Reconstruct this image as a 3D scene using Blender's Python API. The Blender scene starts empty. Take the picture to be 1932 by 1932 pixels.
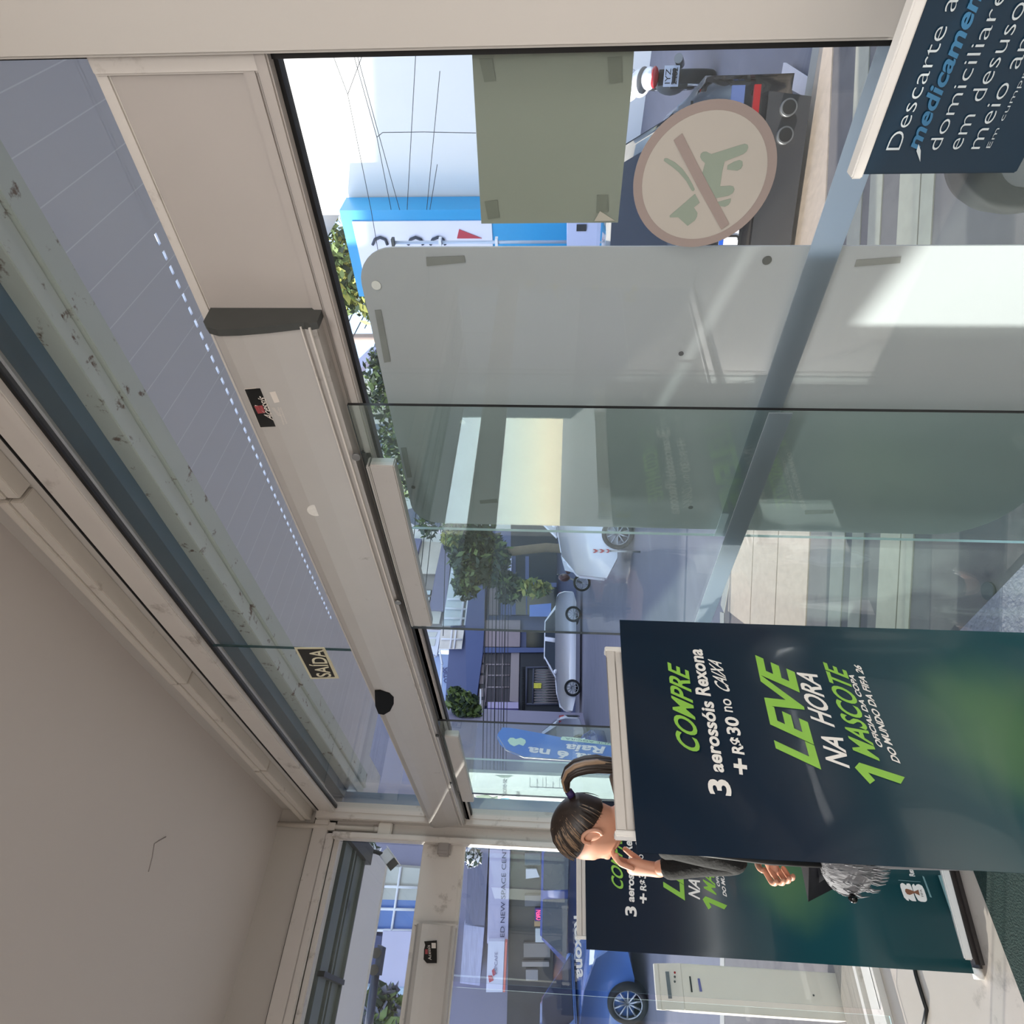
import bpy, bmesh, math, random
import numpy as np
from mathutils import Vector, Matrix
random.seed(7)
S = bpy.context.scene
COL = S.collection
# ---------------------------------------------------------------- camera
F = 1180.0; CX = 966.0
RW = Vector((0.66364981, 0.7477277, 0.02173054))      # to the right of the (upright) view
UW = Vector((0.02960895, -0.05528448, 0.99803153))    # up
BW = Vector((0.74745718, -0.66170002, -0.05882897))   # backwards
CAM = Vector((0, 0, 1.68))
cd = bpy.data.cameras.new('camera'); cam = bpy.data.objects.new('camera', cd); COL.objects.link(cam)
cam.matrix_world = Matrix(((-UW.x, RW.x, BW.x, CAM.x), (-UW.y, RW.y, BW.y, CAM.y), (-UW.z, RW.z, BW.z, CAM.z), (0, 0, 0, 1)))
cd.sensor_width = 36; cd.lens = F / 1932 * 36; cd.clip_start = 0.02; cd.clip_end = 500
S.camera = cam
# ---------------------------------------------------------------- light
S.view_settings.view_transform = 'Standard'; S.view_settings.look = 'None'
S.view_settings.exposure = 0.0; S.view_settings.gamma = 1.0; S.view_settings.use_curve_mapping = False
SUNEL = math.radians(11.5); SUNFROM = Vector((-0.666 * math.cos(SUNEL), -0.746 * math.cos(SUNEL), math.sin(SUNEL)))
w = bpy.data.worlds.new('world'); S.world = w; w.use_nodes = True; nt = w.node_tree; nt.nodes.clear()
sky = nt.nodes.new('ShaderNodeTexSky'); sky.sky_type = 'NISHITA'; sky.sun_disc = False
sky.sun_elevation = math.radians(35); sky.sun_rotation = math.atan2(SUNFROM.x, SUNFROM.y); sky.altitude = 200; sky.ozone_density = 2.0; sky.dust_density = 0.6
bg = nt.nodes.new('ShaderNodeBackground'); bg.inputs[1].default_value = 0.52
wo = nt.nodes.new('ShaderNodeOutputWorld'); hs = nt.nodes.new('ShaderNodeHueSaturation'); hs.inputs['Saturation'].default_value = .72; nt.links.new(sky.outputs[0], hs.inputs['Color']); nt.links.new(hs.outputs[0], bg.inputs[0]); nt.links.new(bg.outputs[0], wo.inputs[0])
sl = bpy.data.lights.new('sun', 'SUN'); sl.energy = 11.0; sl.angle = math.radians(0.6); sl.color = (1, .94, .86)
so = bpy.data.objects.new('sun', sl); COL.objects.link(so); so.rotation_euler = SUNFROM.to_track_quat('Z', 'Y').to_euler()
def area(name, loc, sx, sy, e, col=(1, .985, .97)):
    l = bpy.data.lights.new(name, 'AREA'); l.shape = 'RECTANGLE'; l.size = sx; l.size_y = sy; l.energy = e; l.color = col
    o = bpy.data.objects.new(name, l); COL.objects.link(o); o.location = loc; return o
FILLS = [(.9, -1.2), (1.2, -3.6), (2.6, -.6), (3.6, -2.4)]
for lx, ly in FILLS: area('interior_fill_light', (lx, ly, 3.13), 1.15, .28, 62)  # unseen fill lights added under the ceiling to brighten the interior
# ---------------------------------------------------------------- helpers
def ray(x, y):
    return (RW * (1932 - y - CX) + UW * (-(x - CX)) - BW * F).normalized()
def onX(x, y, X): v = ray(x, y); return CAM + v * (X / v.x)
def onY(x, y, Y): v = ray(x, y); return CAM + v * (Y / v.y)
def onZ(x, y, Z): v = ray(x, y); return CAM + v * ((Z - CAM.z) / v.z)
def onP(x, y, p, n): v = ray(x, y); return CAM + v * ((Vector(p) - CAM).dot(n) / v.dot(n))
def lin(c): return tuple(((v / 255) / 12.92 if v / 255 <= .04045 else ((v / 255 + .055) / 1.055) ** 2.4) for v in c)
MATS = {}
def mat(name, col, rough=.6, metal=0.0, var=.08, scale=6, bump=0.0, stretch=None, spec=.5, dirt=None, coat=0, trans=0, emit=0):
    """procedural material: base colour with noise variation, optional dirt colour in patches"""
    m = bpy.data.materials.new(name); m.use_nodes = True; n = m.node_tree; P = n.nodes['Principled BSDF']; L = n.links
    c = lin(col); P.inputs['Roughness'].default_value = rough; P.inputs['Metallic'].default_value = metal
    P.inputs['Specular IOR Level'].default_value = spec
    if coat: P.inputs['Coat Weight'].default_value = coat; P.inputs['Coat Roughness'].default_value = .04
    tc = n.nodes.new('ShaderNodeTexCoord'); mp = n.nodes.new('ShaderNodeMapping'); L.new(tc.outputs['Object'], mp.inputs[0])
    if stretch: mp.inputs['Scale'].default_value = stretch
    no = n.nodes.new('ShaderNodeTexNoise'); no.inputs['Scale'].default_value = scale; no.inputs['Detail'].default_value = 5; L.new(mp.outputs[0], no.inputs[0])
    mx = n.nodes.new('ShaderNodeMix'); mx.data_type = 'RGBA'
    mx.inputs[6].default_value = (*[max(0, v * (1 - var)) for v in c], 1); mx.inputs[7].default_value = (*[min(1, v * (1 + var)) for v in c], 1)
    L.new(no.outputs[0], mx.inputs[0]); out = mx.outputs[2]
    if dirt:
        dc, lo, hi, ds = dirt
        n2 = n.nodes.new('ShaderNodeTexNoise'); n2.inputs['Scale'].default_value = ds; n2.inputs['Detail'].default_value = 8; n2.inputs['Roughness'].default_value = .65; L.new(tc.outputs['Object'], n2.inputs[0])
        mr = n.nodes.new('ShaderNodeMapRange'); mr.inputs[1].default_value = lo; mr.inputs[2].default_value = hi; L.new(n2.outputs[0], mr.inputs[0])
        m2 = n.nodes.new('ShaderNodeMix'); m2.data_type = 'RGBA'; L.new(mr.outputs[0], m2.inputs[0]); L.new(out, m2.inputs[6]); m2.inputs[7].default_value = (*lin(dc), 1); out = m2.outputs[2]
    L.new(out, P.inputs['Base Color'])
    if emit: L.new(out, P.inputs['Emission Color']); P.inputs['Emission Strength'].default_value = emit
    if bump:
        b = n.nodes.new('ShaderNodeBump'); b.inputs['Strength'].default_value = bump; b.inputs['Distance'].default_value = .01; L.new(no.outputs[0], b.inputs['Height']); L.new(b.outputs[0], P.inputs['Normal'])
    MATS[name] = m; return m
def glassmat(name, tint, refl=.045, rough=.01, haze=0.0, hcol=(200, 210, 210)):
    m = bpy.data.materials.new(name); m.use_nodes = True; n = m.node_tree; n.nodes.clear(); L = n.links
    tr = n.nodes.new('ShaderNodeBsdfTransparent'); tr.inputs[0].default_value = (*tint, 1)
    gl = n.nodes.new('ShaderNodeBsdfGlossy'); gl.inputs['Roughness'].default_value = rough
    lw = n.nodes.new('ShaderNodeLayerWeight'); lw.inputs[0].default_value = .5
    pw = n.nodes.new('ShaderNodeMath'); pw.operation = 'POWER'; pw.inputs[1].default_value = 5; L.new(lw.outputs['Facing'], pw.inputs[0])
    ma = n.nodes.new('ShaderNodeMath'); ma.operation = 'MULTIPLY_ADD'; ma.inputs[1].default_value = 1 - refl; ma.inputs[2].default_value = refl; L.new(pw.outputs[0], ma.inputs[0])
    mx = n.nodes.new('ShaderNodeMixShader'); L.new(ma.outputs[0], mx.inputs[0])
    src = tr.outputs[0]
    if haze:
        df = n.nodes.new('ShaderNodeBsdfDiffuse'); df.inputs[0].default_value = (*lin(hcol), 1)
        tc = n.nodes.new('ShaderNodeTexCoord'); no = n.nodes.new('ShaderNodeTexNoise'); no.inputs['Scale'].default_value = 2.5; no.inputs['Detail'].default_value = 6; L.new(tc.outputs['Object'], no.inputs[0])
        mr = n.nodes.new('ShaderNodeMapRange'); mr.inputs[1].default_value = .3; mr.inputs[2].default_value = .75; mr.inputs[4].default_value = haze; L.new(no.outputs[0], mr.inputs[0])
        m0 = n.nodes.new('ShaderNodeMixShader'); L.new(mr.outputs[0], m0.inputs[0]); L.new(tr.outputs[0], m0.inputs[1]); L.new(df.outputs[0], m0.inputs[2]); src = m0.outputs[0]
    L.new(src, mx.inputs[1]); L.new(gl.outputs[0], mx.inputs[2])
    o = n.nodes.new('ShaderNodeOutputMaterial'); L.new(mx.outputs[0], o.inputs[0]); MATS[name] = m; return m
def filmmat(name, col, transp, transl, rough=.35):
    """thin sheet: part clear, part diffuse on both sides"""
    m = bpy.data.materials.new(name); m.use_nodes = True; n = m.node_tree; n.nodes.clear(); L = n.links
    tc = n.nodes.new('ShaderNodeTexCoord'); no = n.nodes.new('ShaderNodeTexNoise'); no.inputs['Scale'].default_value = 4; L.new(tc.outputs['Object'], no.inputs[0])
    c = lin(col); cm = n.nodes.new('ShaderNodeMix'); cm.data_type = 'RGBA'; cm.inputs[6].default_value = (*[v * .93 for v in c], 1); cm.inputs[7].default_value = (*[min(1, v * 1.07) for v in c], 1); L.new(no.outputs[0], cm.inputs[0])
    df = n.nodes.new('ShaderNodeBsdfPrincipled'); df.inputs['Roughness'].default_value = rough; L.new(cm.outputs[2], df.inputs['Base Color'])
    tl = n.nodes.new('ShaderNodeBsdfTranslucent'); L.new(cm.outputs[2], tl.inputs[0])
    a = n.nodes.new('ShaderNodeMixShader'); a.inputs[0].default_value = transl; L.new(df.outputs[0], a.inputs[1]); L.new(tl.outputs[0], a.inputs[2])
    tr = n.nodes.new('ShaderNodeBsdfTransparent'); b = n.nodes.new('ShaderNodeMixShader'); b.inputs[0].default_value = transp; L.new(a.outputs[0], b.inputs[1]); L.new(tr.outputs[0], b.inputs[2])
    o = n.nodes.new('ShaderNodeOutputMaterial'); L.new(b.outputs[0], o.inputs[0]); MATS[name] = m; return m
ROOT = {}
def tag(o, label=None, cat=None, group=None, kind=None):
    if label: o['label'] = label
    if cat: o['category'] = cat
    if group: o['group'] = group
    if kind: o['kind'] = kind
    return o
def thing(name, label, cat, loc, group=None, rz=0.0):
    o = bpy.data.objects.new(name, None); COL.objects.link(o); o.location = loc; o.rotation_euler = (0, 0, rz); o.empty_display_size = .1
    ROOT[o.name] = Matrix.Translation(loc) @ Matrix.Rotation(rz, 4, 'Z'); return tag(o, label, cat, group)
_caps = {}
def textgeo(body, bold=0.0):
    cu = bpy.data.curves.new('t', 'FONT'); cu.body = body; cu.size = 1; cu.offset = bold; cu.resolution_u = 4
    o = bpy.data.objects.new('t', cu); COL.objects.link(o); bpy.context.view_layer.update()
    dg = bpy.context.evaluated_depsgraph_get(); me = bpy.data.meshes.new_from_object(o.evaluated_get(dg))
    v = [tuple(x.co[:2]) for x in me.vertices]; f = [tuple(p.vertices) for p in me.polygons]
    bpy.data.objects.remove(o); bpy.data.curves.remove(cu); bpy.data.meshes.remove(me); return v, f
def capheight():
    if 'H' not in _caps:
        v, f = textgeo('H'); _caps['H'] = max(p[1] for p in v)
    return _caps['H']
class MB:
    def __init__(s): s.v = []; s.f = []; s.m = []; s.sm = []
    def add(s, vs, fs, m=0, smooth=False):
        b = len(s.v); s.v += [Vector(p) for p in vs]
        for f in fs: s.f.append([b + i for i in f]); s.m.append(m); s.sm.append(smooth)
        return s
    def box(s, a, b, m=0):
        x0, y0, z0 = [min(a[i], b[i]) for i in range(3)]; x1, y1, z1 = [max(a[i], b[i]) for i in range(3)]
        return s.add([(x0, y0, z0), (x1, y0, z0), (x1, y1, z0), (x0, y1, z0), (x0, y0, z1), (x1, y0, z1), (x1, y1, z1), (x0, y1, z1)],
                     [(0, 3, 2, 1), (4, 5, 6, 7), (0, 1, 5, 4), (1, 2, 6, 5), (2, 3, 7, 6), (3, 0, 4, 7)], m)
    def prism(s, poly, vec, m=0, smooth=False):
        vec = Vector(vec); n = len(poly); a = [Vector(p) for p in poly]
        s.add(a + [p + vec for p in a], [tuple(range(n))[::-1], tuple(range(n, 2 * n))], m)
        b = len(s.v) - 2 * n
        for i in range(n): s.f.append([b + i, b + (i + 1) % n, b + n + (i + 1) % n, b + n + i]); s.m.append(m); s.sm.append(smooth)
        return s
    def obox(s, o, ex, ey, ez, m=0):
        o, ex, ey, ez = Vector(o), Vector(ex), Vector(ey), Vector(ez)
        return s.prism([o, o + ex, o + ex + ey, o + ey], ez, m)
    def tube(s, pts, r, n=8, m=0, caps=True, close=False):
        pts = [Vector(p) for p in pts]; rs = r if isinstance(r, (list, tuple)) else [r] * len(pts); base = len(s.v); up = Vector((0, 0, 1))
        prev = None
        for i, p in enumerate(pts):
            d = (pts[min(i + 1, len(pts) - 1)] - pts[max(i - 1, 0)]).normalized()
            if prev is None:
                a = d.cross(up if abs(d.z) < .9 else Vector((1, 0, 0))).normalized()
            else: a = (prev - d * prev.dot(d)).normalized()
            prev = a; b = d.cross(a)
            for k in range(n): t = 2 * math.pi * k / n; s.v.append(p + (a * math.cos(t) + b * math.sin(t)) * rs[i])
        for i in range(len(pts) - 1):
            for k in range(n): s.f.append([base + i * n + k, base + i * n + (k + 1) % n, base + (i + 1) * n + (k + 1) % n, base + (i + 1) * n + k]); s.m.append(m); s.sm.append(True)
        if caps:
            s.f.append([base + k for k in range(n)][::-1]); s.f.append([base + (len(pts) - 1) * n + k for k in range(n)]); s.m += [m, m]; s.sm += [False, False]
        return s
    def ell(s, c, r, M=None, nu=16, nv=10, m=0):
        c = Vector(c); M = M or Matrix.Identity(3); base = len(s.v)
        for j in range(nv + 1):
            ph = math.pi * j / nv
            for i in range(nu): th = 2 * math.pi * i / nu; s.v.append(c + M @ Vector((r[0] * math.sin(ph) * math.cos(th), r[1] * math.sin(ph) * math.sin(th), r[2] * math.cos(ph))))
        for j in range(nv):
            for i in range(nu): s.f.append([base + j * nu + i, base + (j + 1) * nu + i, base + (j + 1) * nu + (i + 1) % nu, base + j * nu + (i + 1) % nu]); s.m.append(m); s.sm.append(True)
        return s
    def flat(s, pts, thick_vec, m=0): return s.prism(pts, thick_vec, m)
    def text(s, body, A, B, T, n=None, bold=0.0, m=0, t=.0006):
        """letters laid from A to B along the baseline, cap height towards T"""
        A, B, T = Vector(A), Vector(B), Vector(T); v, f = textgeo(body, bold); x0 = min(p[0] for p in v); x1 = max(p[0] for p in v); H = capheight()
        vs = [A + (B - A) * ((p[0] - x0) / (x1 - x0)) + (T - A) * (p[1] / H) for p in v]
        return s.add(vs, f, m)
    def build(s, name, mats, parent=None, bevel=0.0, smooth=None, seg=2, loc=None):
        mats = mats if isinstance(mats, (list, tuple)) else [mats]; me = bpy.data.meshes.new(name)
        if parent is not None:
            R = ROOT[parent.name].inverted(); vs = [R @ v for v in s.v]
        else:
            if loc is None:
                xs = [v.x for v in s.v]; ys = [v.y for v in s.v]; zs = [v.z for v in s.v]; loc = Vector(((min(xs) + max(xs)) / 2, (min(ys) + max(ys)) / 2, min(zs)))
            vs = [v - Vector(loc) for v in s.v]
        me.from_pydata([tuple(v) for v in vs], [], s.f)
        for q in mats: me.materials.append(q)
        for i, p in enumerate(me.polygons): p.material_index = s.m[i]; p.use_smooth = s.sm[i] if smooth is None else smooth
        o = bpy.data.objects.new(name, me); COL.objects.link(o)
        if parent is not None: o.parent = parent; ROOT[o.name] = ROOT[parent.name]
        else: o.location = loc; ROOT[o.name] = Matrix.Translation(loc)
        if bevel:
            bm = bmesh.new(); bm.from_mesh(me); bmesh.ops.remove_doubles(bm, verts=bm.verts, dist=1e-6)
            ed = [e for e in bm.edges if len(e.link_faces) == 2 and e.calc_face_angle(0) > .6]
            bmesh.ops.bevel(bm, geom=ed, offset=bevel, segments=seg, affect='EDGES', clamp_overlap=True)
            bm.to_mesh(me); bm.free()
        return o
def struct(name, mb, m, parent=None, **k):
    o = mb.build(name, m, parent, **k)
    if parent is None: o['kind'] = 'structure'
    return o
def copytree(o, parent=None, mw=None):
    c = o.copy(); COL.objects.link(c)
    if parent is not None: c.parent = parent
    for ch in list(o.children): copytree(ch, c)
    ROOT[c.name] = ROOT.get(o.name, Matrix.Identity(4)); return c
# ---------------------------------------------------------------- materials
PAINT = mat('painted_metal', (206, 200, 194), .5, var=.05, dirt=((118, 106, 96), .58, .78, 9))
PANEL = mat('header_paint', (178, 171, 166), .55, var=.05, dirt=((120, 110, 100), .66, .85, 5))
PLAST = mat('plaster', (192, 187, 181), .85, var=.03, scale=3, bump=.05)
CEIL = mat('ceiling_paint', (200, 193, 188), .9, var=.02, scale=2)
SILVER = mat('silver_cover', (186, 182, 178), .42, .25, var=.05, scale=12, dirt=((120, 108, 98), .64, .8, 14))
DARKP = mat('dark_plastic', (62, 64, 62), .5, var=.15, scale=30)
BLACK = mat('black_rubber', (14, 14, 16), .5)
BLKGLOSS = mat('black_gloss', (10, 10, 11), .12)
GLASS = glassmat('clear_glass', (.965, .985, .982), .035, haze=.04)
GLASSG = glassmat('green_glass', (.90, .95, .945), .05, haze=.08, hcol=(190, 210, 205))
GEDGE = mat('glass_edge', (20, 60, 62), .2, var=.2)
GEDGEL = mat('bright_glass_edge', (190, 215, 218), .2, var=.1)
WHITE = mat('white_plastic', (226, 224, 220), .45, var=.03)
STEEL = mat('steel', (150, 150, 150), .35, .8)
# ================================================================ structure of the shop
XB = -3.86; YA = 1.056
FLOORM = mat('floor_tile', (186, 177, 168), .35, var=.05, scale=4, dirt=((132, 124, 116), .60, .74, 5))
MATG = mat('mat_green', (22, 48, 44), .95, var=.5, scale=140, bump=1)
tag(MB().box((-2.79, -.7, 0), (-.5, .97, .007)).build('entrance_mat', MATG), 'dark green entrance mat on the floor beneath the front banner', 'mat')
struct('floor', MB().box((-3.92, -5, -.06), (4.5, 1.12, 0)), FLOORM)
struct('ceiling', MB().box((-3.9, -5, 3.2), (4.5, 1.06, 3.3)), CEIL)
struct('wall_back', MB().box((-3.9, -5.1, 0), (4.5, -5, 3.2)), PLAST)
struct('wall_right', MB().box((4.4, -5, 0), (4.5, 1.0, 3.2)), PLAST)
struct('wall_front', MB().box((-.2, 1.03, 0), (4.5, 1.3, 3.3)).box((-.215, 1.02, 0), (-.12, 1.03, 3.2)).box((-.12, 1.012, 0), (-.085, 1.03, 3.2)), PLAST, bevel=.004)
struct('wall_front_upper', MB().box((-3.86, 1.05, 2.985), (-.2, 1.2, 3.3)), PLAST)
struct('wall_left', MB().box((-4.05, -5, 2.86), (-3.86, 1.06, 3.3)), PLAST)
# frame of the front window wall (plane y = 1.04 .. 1.10)
struct('trim_1', MB().box((-3.86, 1.03, 2.872), (-.2, 1.09, 2.905)).box((-3.86, 1.036, 2.906), (-.2, 1.09, 2.965)), PAINT, bevel=.003)
struct('trim_2', MB().box((-3.86, 1.04, 2.33), (-.2, 1.09, 2.352)).box((-.24, 1.035, 2.1), (-.2, 1.09, 2.35)), PAINT, bevel=.003)
hd = MB().box((-3.86, 1.042, 2.125), (-.2, 1.092, 2.332)).box((-3.86, 1.036, 2.108), (-.2, 1.06, 2.13)).box((-3.86, 1.030, 2.085), (-.2, 1.054, 2.105))
struct('trim_3', hd, PANEL, bevel=.003)
gk = MB().box((-3.86, 1.052, 2.862), (-.2, 1.07, 2.874)).box((-.226, 1.045, 0), (-.206, 1.07, 2.09)).box((-3.86, 1.05, 2.078), (-.2, 1.072, 2.09)).box((-.222, 1.05, 2.35), (-.206, 1.07, 2.87))
gk.box((-3.9, -5, 2.986), (-3.855, .99, 2.993)).box((-3.86, -5, 2.8975), (-3.834, .9, 2.8995)).box((-3.86, 1.034, 2.966), (-.2, 1.05, 2.970))  # black strips stand in for the shadow line and dark grooves at the frames
struct('trim_4', gk, BLACK)
# corner post between the two glazed fronts
cp = MB().box((-3.97, .93, 0), (-3.86, 1.09, 3.0)).box((-3.90, 1.0, 0), (-3.80, 1.09, 2.98)).box((-3.88, .905, 0), (-3.805, .935, 2.86)).box((-3.815, 1.03, 0), (-3.795, 1.075, 2.98))
struct('trim_5', cp, PAINT, bevel=.004)
# frame of the side front (plane x = XB), runs towards the viewer
sb = MB().box((-3.93, -5, 2.86), (-3.83, .93, 2.9)).box((-3.93, -5, 2.90), (-3.835, 1.0, 2.985)).box((-3.92, -5, 2.83), (-3.87, .93, 2.862))
sb.box((-3.93, -5, 2.125), (-3.86, .93, 2.345)).box((-3.93, -5, 2.11), (-3.87, .93, 2.13))
struct('trim_6', sb, PAINT, bevel=.004)
struct('trim_7', MB().box((-4.00, -5, 0), (-3.86, .93, .035)).box((-4.14, -5, -.03), (-4.10, .93, .02)), PAINT, bevel=.003)
WOOD = mat('weathered_board', (140, 132, 122), .8, var=.25, scale=5, stretch=(14, 1, 1), bump=.4)
tag(MB().box((-4.42, -4, -.06), (-4.15, .98, .012)).build('threshold_board', WOOD, bevel=.004), 'weathered grey timber board laid outside the side entrance threshold', 'board')
# soffit of the canopy outside
m = mat('soffit_lining', (222, 221, 228), .55, var=.02, scale=2)
n = m.node_tree; P = n.nodes['Principled BSDF']; tc = n.nodes.new('ShaderNodeTexCoord'); sx = n.nodes.new('ShaderNodeSeparateXYZ'); n.links.new(tc.outputs['Object'], sx.inputs[0])
fr = n.nodes.new('ShaderNodeMath'); fr.operation = 'PINGPONG'; fr.inputs[1].default_value = .0585; n.links.new(sx.outputs[0], fr.inputs[0])
lt = n.nodes.new('ShaderNodeMath'); lt.operation = 'LESS_THAN'; lt.inputs[1].default_value = .0016; n.links.new(fr.outputs[0], lt.inputs[0])
mx = n.nodes.new('ShaderNodeMix'); mx.data_type = 'RGBA'; old = P.inputs['Base Color'].links[0].from_socket; n.links.new(old, mx.inputs[6]); mx.inputs[7].default_value = (*lin((246, 246, 250)), 1); n.links.new(lt.outputs[0], mx.inputs[0]); n.links.new(mx.outputs[2], P.inputs['Base Color'])
sf = MB().box((-4.6, 1.416, 3.0), (1.2, 1.985, 3.008)).box((-4.6, 2.0, 3.0), (1.2, 3.0, 3.008)).box((-4.6, 1.984, 3.0), (-3.3, 2.001, 3.008)).box((-.9, 1.984, 3.0), (1.2, 2.001, 3.008))
for i in range(46): sf.box((-3.3 + i * .052, 1.984, 3.0), (-3.3 + i * .052 + .022, 2.001, 3.008))
struct('ceiling_canopy', sf, m)
sf2 = MB().box((-5.95, -6, 3.0), (-4.75, 1.22, 3.04)).box((-4.75, 1.22, 3.0), (-4.6, 3.0, 3.04)).box((-5.2, 1.22, 3.0), (-4.75, 1.7, 3.04))
struct('ceiling_canopy_side', sf2, mat('soffit_lining_side', (226, 226, 230), .55, var=.02))
struct('wall_canopy_edge', MB().box((-5.98, -6, 2.99), (-5.95, 1.25, 3.3)).box((-4.75, 3.0, 2.99), (1.2, 3.03, 3.3)), WHITE)
BLUEF = mat('fascia_blue', (62, 100, 124), .45, var=.08, scale=3)
struct('wall_fascia', MB().box((-4.1, 1.2, 2.92), (-.1, 1.25, 3.3)).box((-4.13, -5, 2.93), (-4.08, 1.25, 3.3)), BLUEF)
BEAMM = mat('shutter_rail_paint', (204, 210, 202), .5, var=.05, dirt=((104, 78, 60), .59, .66, 16))
bm_ = MB().box((-4.3, 1.25, 2.86), (-.1, 1.29, 2.93)).box((-4.3, 1.29, 2.868), (-.1, 1.325, 2.94)).box((-4.3, 1.325, 2.855), (-.1, 1.345, 2.94)).box((-4.3, 1.345, 2.862), (-.1, 1.416, 3.02))
struct('trim_8', bm_, BEAMM, bevel=.003)
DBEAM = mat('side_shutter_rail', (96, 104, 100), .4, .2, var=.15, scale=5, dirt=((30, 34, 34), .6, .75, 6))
bs = MB().box((-4.3, -5, 2.86), (-4.13, 1.0, 3.0)).box((-4.45, -5, 2.872), (-4.3, 1.0, 3.0)).box((-4.36, -5, 2.85), (-4.33, 1.0, 2.88)).box((-4.62, -5, 2.865), (-4.45, 1.0, 3.0)).box((-4.62, -5, 2.845), (-4.6, 1.0, 2.9)).box((-4.75, -5, 2.9), (-4.62, 1.12, 3.04))
struct('trim_9', bs, DBEAM, bevel=.004)
struct('trim_10', MB().box((-4.78, -5, 2.885), (-4.735, 1.12, 3.03)).box((-4.72, .96, 2.83), (-4.12, 1.06, 2.9)).box((-4.60, .30, 2.83), (-4.13, .325, 2.87)), mat('black_rail', (22, 24, 24), .4))
# ---------------------------------------------------------------- panes
def pane(name, x0, x1, y, z0, z1, g=None, e=None, parent=None, t=.008, ax='y'):
    mb = MB(); a, b = ((x0, y, z0), (x1, y + t, z1)) if ax == 'y' else ((y - t, x0, z0), (y, x1, z1))
    mb.box(a, b)
    big = (2, 4) if ax == 'y' else (3, 5)
    mb.m = [0 if i in big else 1 for i in range(6)]
    return struct(name, mb, [g or GLASS, e or GEDGE], parent)
pane('window_1', -.206, -1.945, YA, 2.352, 2.866)
pane('window_2', -1.948, -3.80, YA, 2.352, 2.866)
pane('window_3', -.206, -1.27, YA, .03, 2.08, e=GEDGEL)
pane('window_4', -2.94, -3.80, YA, .03, 2.08, g=GLASSG, e=GEDGEL)
pane('window_5', -4, .905, XB - .03, 2.345, 2.835, ax='x')
pane('window_6', .30, .905, XB - .03, .035, 2.11, ax='x')
def leaf(n_, x0, x1, holes):
    r = bpy.data.objects.new(n_, None); COL.objects.link(r); r.location = ((x0 + x1) / 2, 1.0, 0); r['kind'] = 'structure'; ROOT[r.name] = Matrix.Translation(r.location)
    mb = MB().box((x0, .998, .02), (x1, 1.006, 2.10)); mb.m = [0 if i in (2, 4) else 1 for i in range(6)]; mb.build('glass_pane', [GLASSG, BLACK], r)
    return r
d1 = leaf('door_1', -.807, -1.683, 0)
MB().box((-.975, .992, 2.03), (-1.66, 1.022, 2.088)).box((-.975, .988, 2.086), (-1.66, 1.024, 2.094)).build('top_rail', SILVER, d1, bevel=.003)
for x, y in ((672, 862), (751, 1136)):
    p = onY(x, y, .99); MB().tube([p + Vector((0, .003, 0)), p - Vector((0, .003, 0))], .0095, 14).build('screw', STEEL, d1)
d2 = leaf('door_2', -2.377, -3.25, 0)
MB().box((-2.52, .992, 2.03), (-3.36, 1.022, 2.088)).build('top_rail', SILVER, d2, bevel=.003)
for x, y in ((825, 1388), (850, 1478)):
    p = onY(x, y, .99); MB().tube([p + Vector((0, .003, 0)), p - Vector((0, .003, 0))], .007, 12).build('screw', DARKP, d2)
d3 = bpy.data.objects.new('door_3', None); COL.objects.link(d3); d3.location = (XB - .02, -.3, 0); d3['kind'] = 'structure'; ROOT[d3.name] = Matrix.Translation(d3.location)
mb = MB().box((XB + .03, -.75, .03), (XB + .038, .272, 2.1)); mb.m = [0 if i in (3, 5) else 1 for i in range(6)]; mb.build('glass_pane', [GLASS, GEDGEL], d3)
mb = MB().box((XB - .012, -3, .03), (XB - .004, -.7, 2.1)); mb.m = [0 if i in (3, 5) else 1 for i in range(6)]; struct('window_7', mb, [GLASS, GEDGE])
struct('trim_11', MB().box((-3.8, 1.03, 2.09), (-.97, 1.05, 2.112)), BLACK)
# ---------------------------------------------------------------- door operators
def profile(y0, zs=0.0, dy=1.0):
    pts = [(0, 2.118), (-.045, 2.116), (-.050, 2.128), (-.046, 2.140), (-.060, 2.20), (-.068, 2.25), (-.070, 2.285), (-.062, 2.305), (-.045, 2.318), (0, 2.322)]
    return [(y0 + a * dy, z + zs) for a, z in pts]
op = thing('door_operator', 'long silver automatic door operator across the front entrance with black maker sticker', 'door operator', (-2.2, 1.04, 2.118))
pr = profile(1.042); mb = MB().prism([(-.625, y, z) for y, z in pr], (-3.16, 0, 0), smooth=False); mb.build('cover', SILVER, op)
mb = MB().prism([(-.612, y + (y - 1.042) * .06, z + (z - 2.22) * .06) for y, z in pr], (-.014, 0, 0)); mb.build('end_cap', DARKP, op)
MB().box((-.62, .985, 2.122), (-3.78, .989, 2.126)).box((-.62, .9895, 2.14), (-3.78, .992, 2.143)).build('trim_bead', PAINT, op)
def onOp(x, y):   # sloping face of the cover
    a = Vector((0, .996, 2.14)); b = Vector((0, .972, 2.285)); nrm = Vector((0, -(b.z - a.z), (b.y - a.y))).normalized(); return onP(x, y, a + nrm * .0018, nrm), nrm
def stick(pts, m_, name, parent, fn=onOp, t=.0006):
    q = [fn(*p) for p in pts]; nrm = q[0][1]; return MB().prism([p[0] for p in q], nrm * t).build(name, m_, parent)
Z1 = lambda x, y: (440 + x * 130 / 1932, 710 + y * 130 / 1932)
LBLK = mat('label_black', (8, 7, 7), .25); LWHT = mat('label_white', (214, 205, 196), .5); LRED = mat('label_red', (150, 60, 64), .5)
lb = thing('sticker', 'small black maker sticker with white wordmark and red emblem on the long front door operator', 'sticker', onOp(505, 768)[0])
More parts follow.
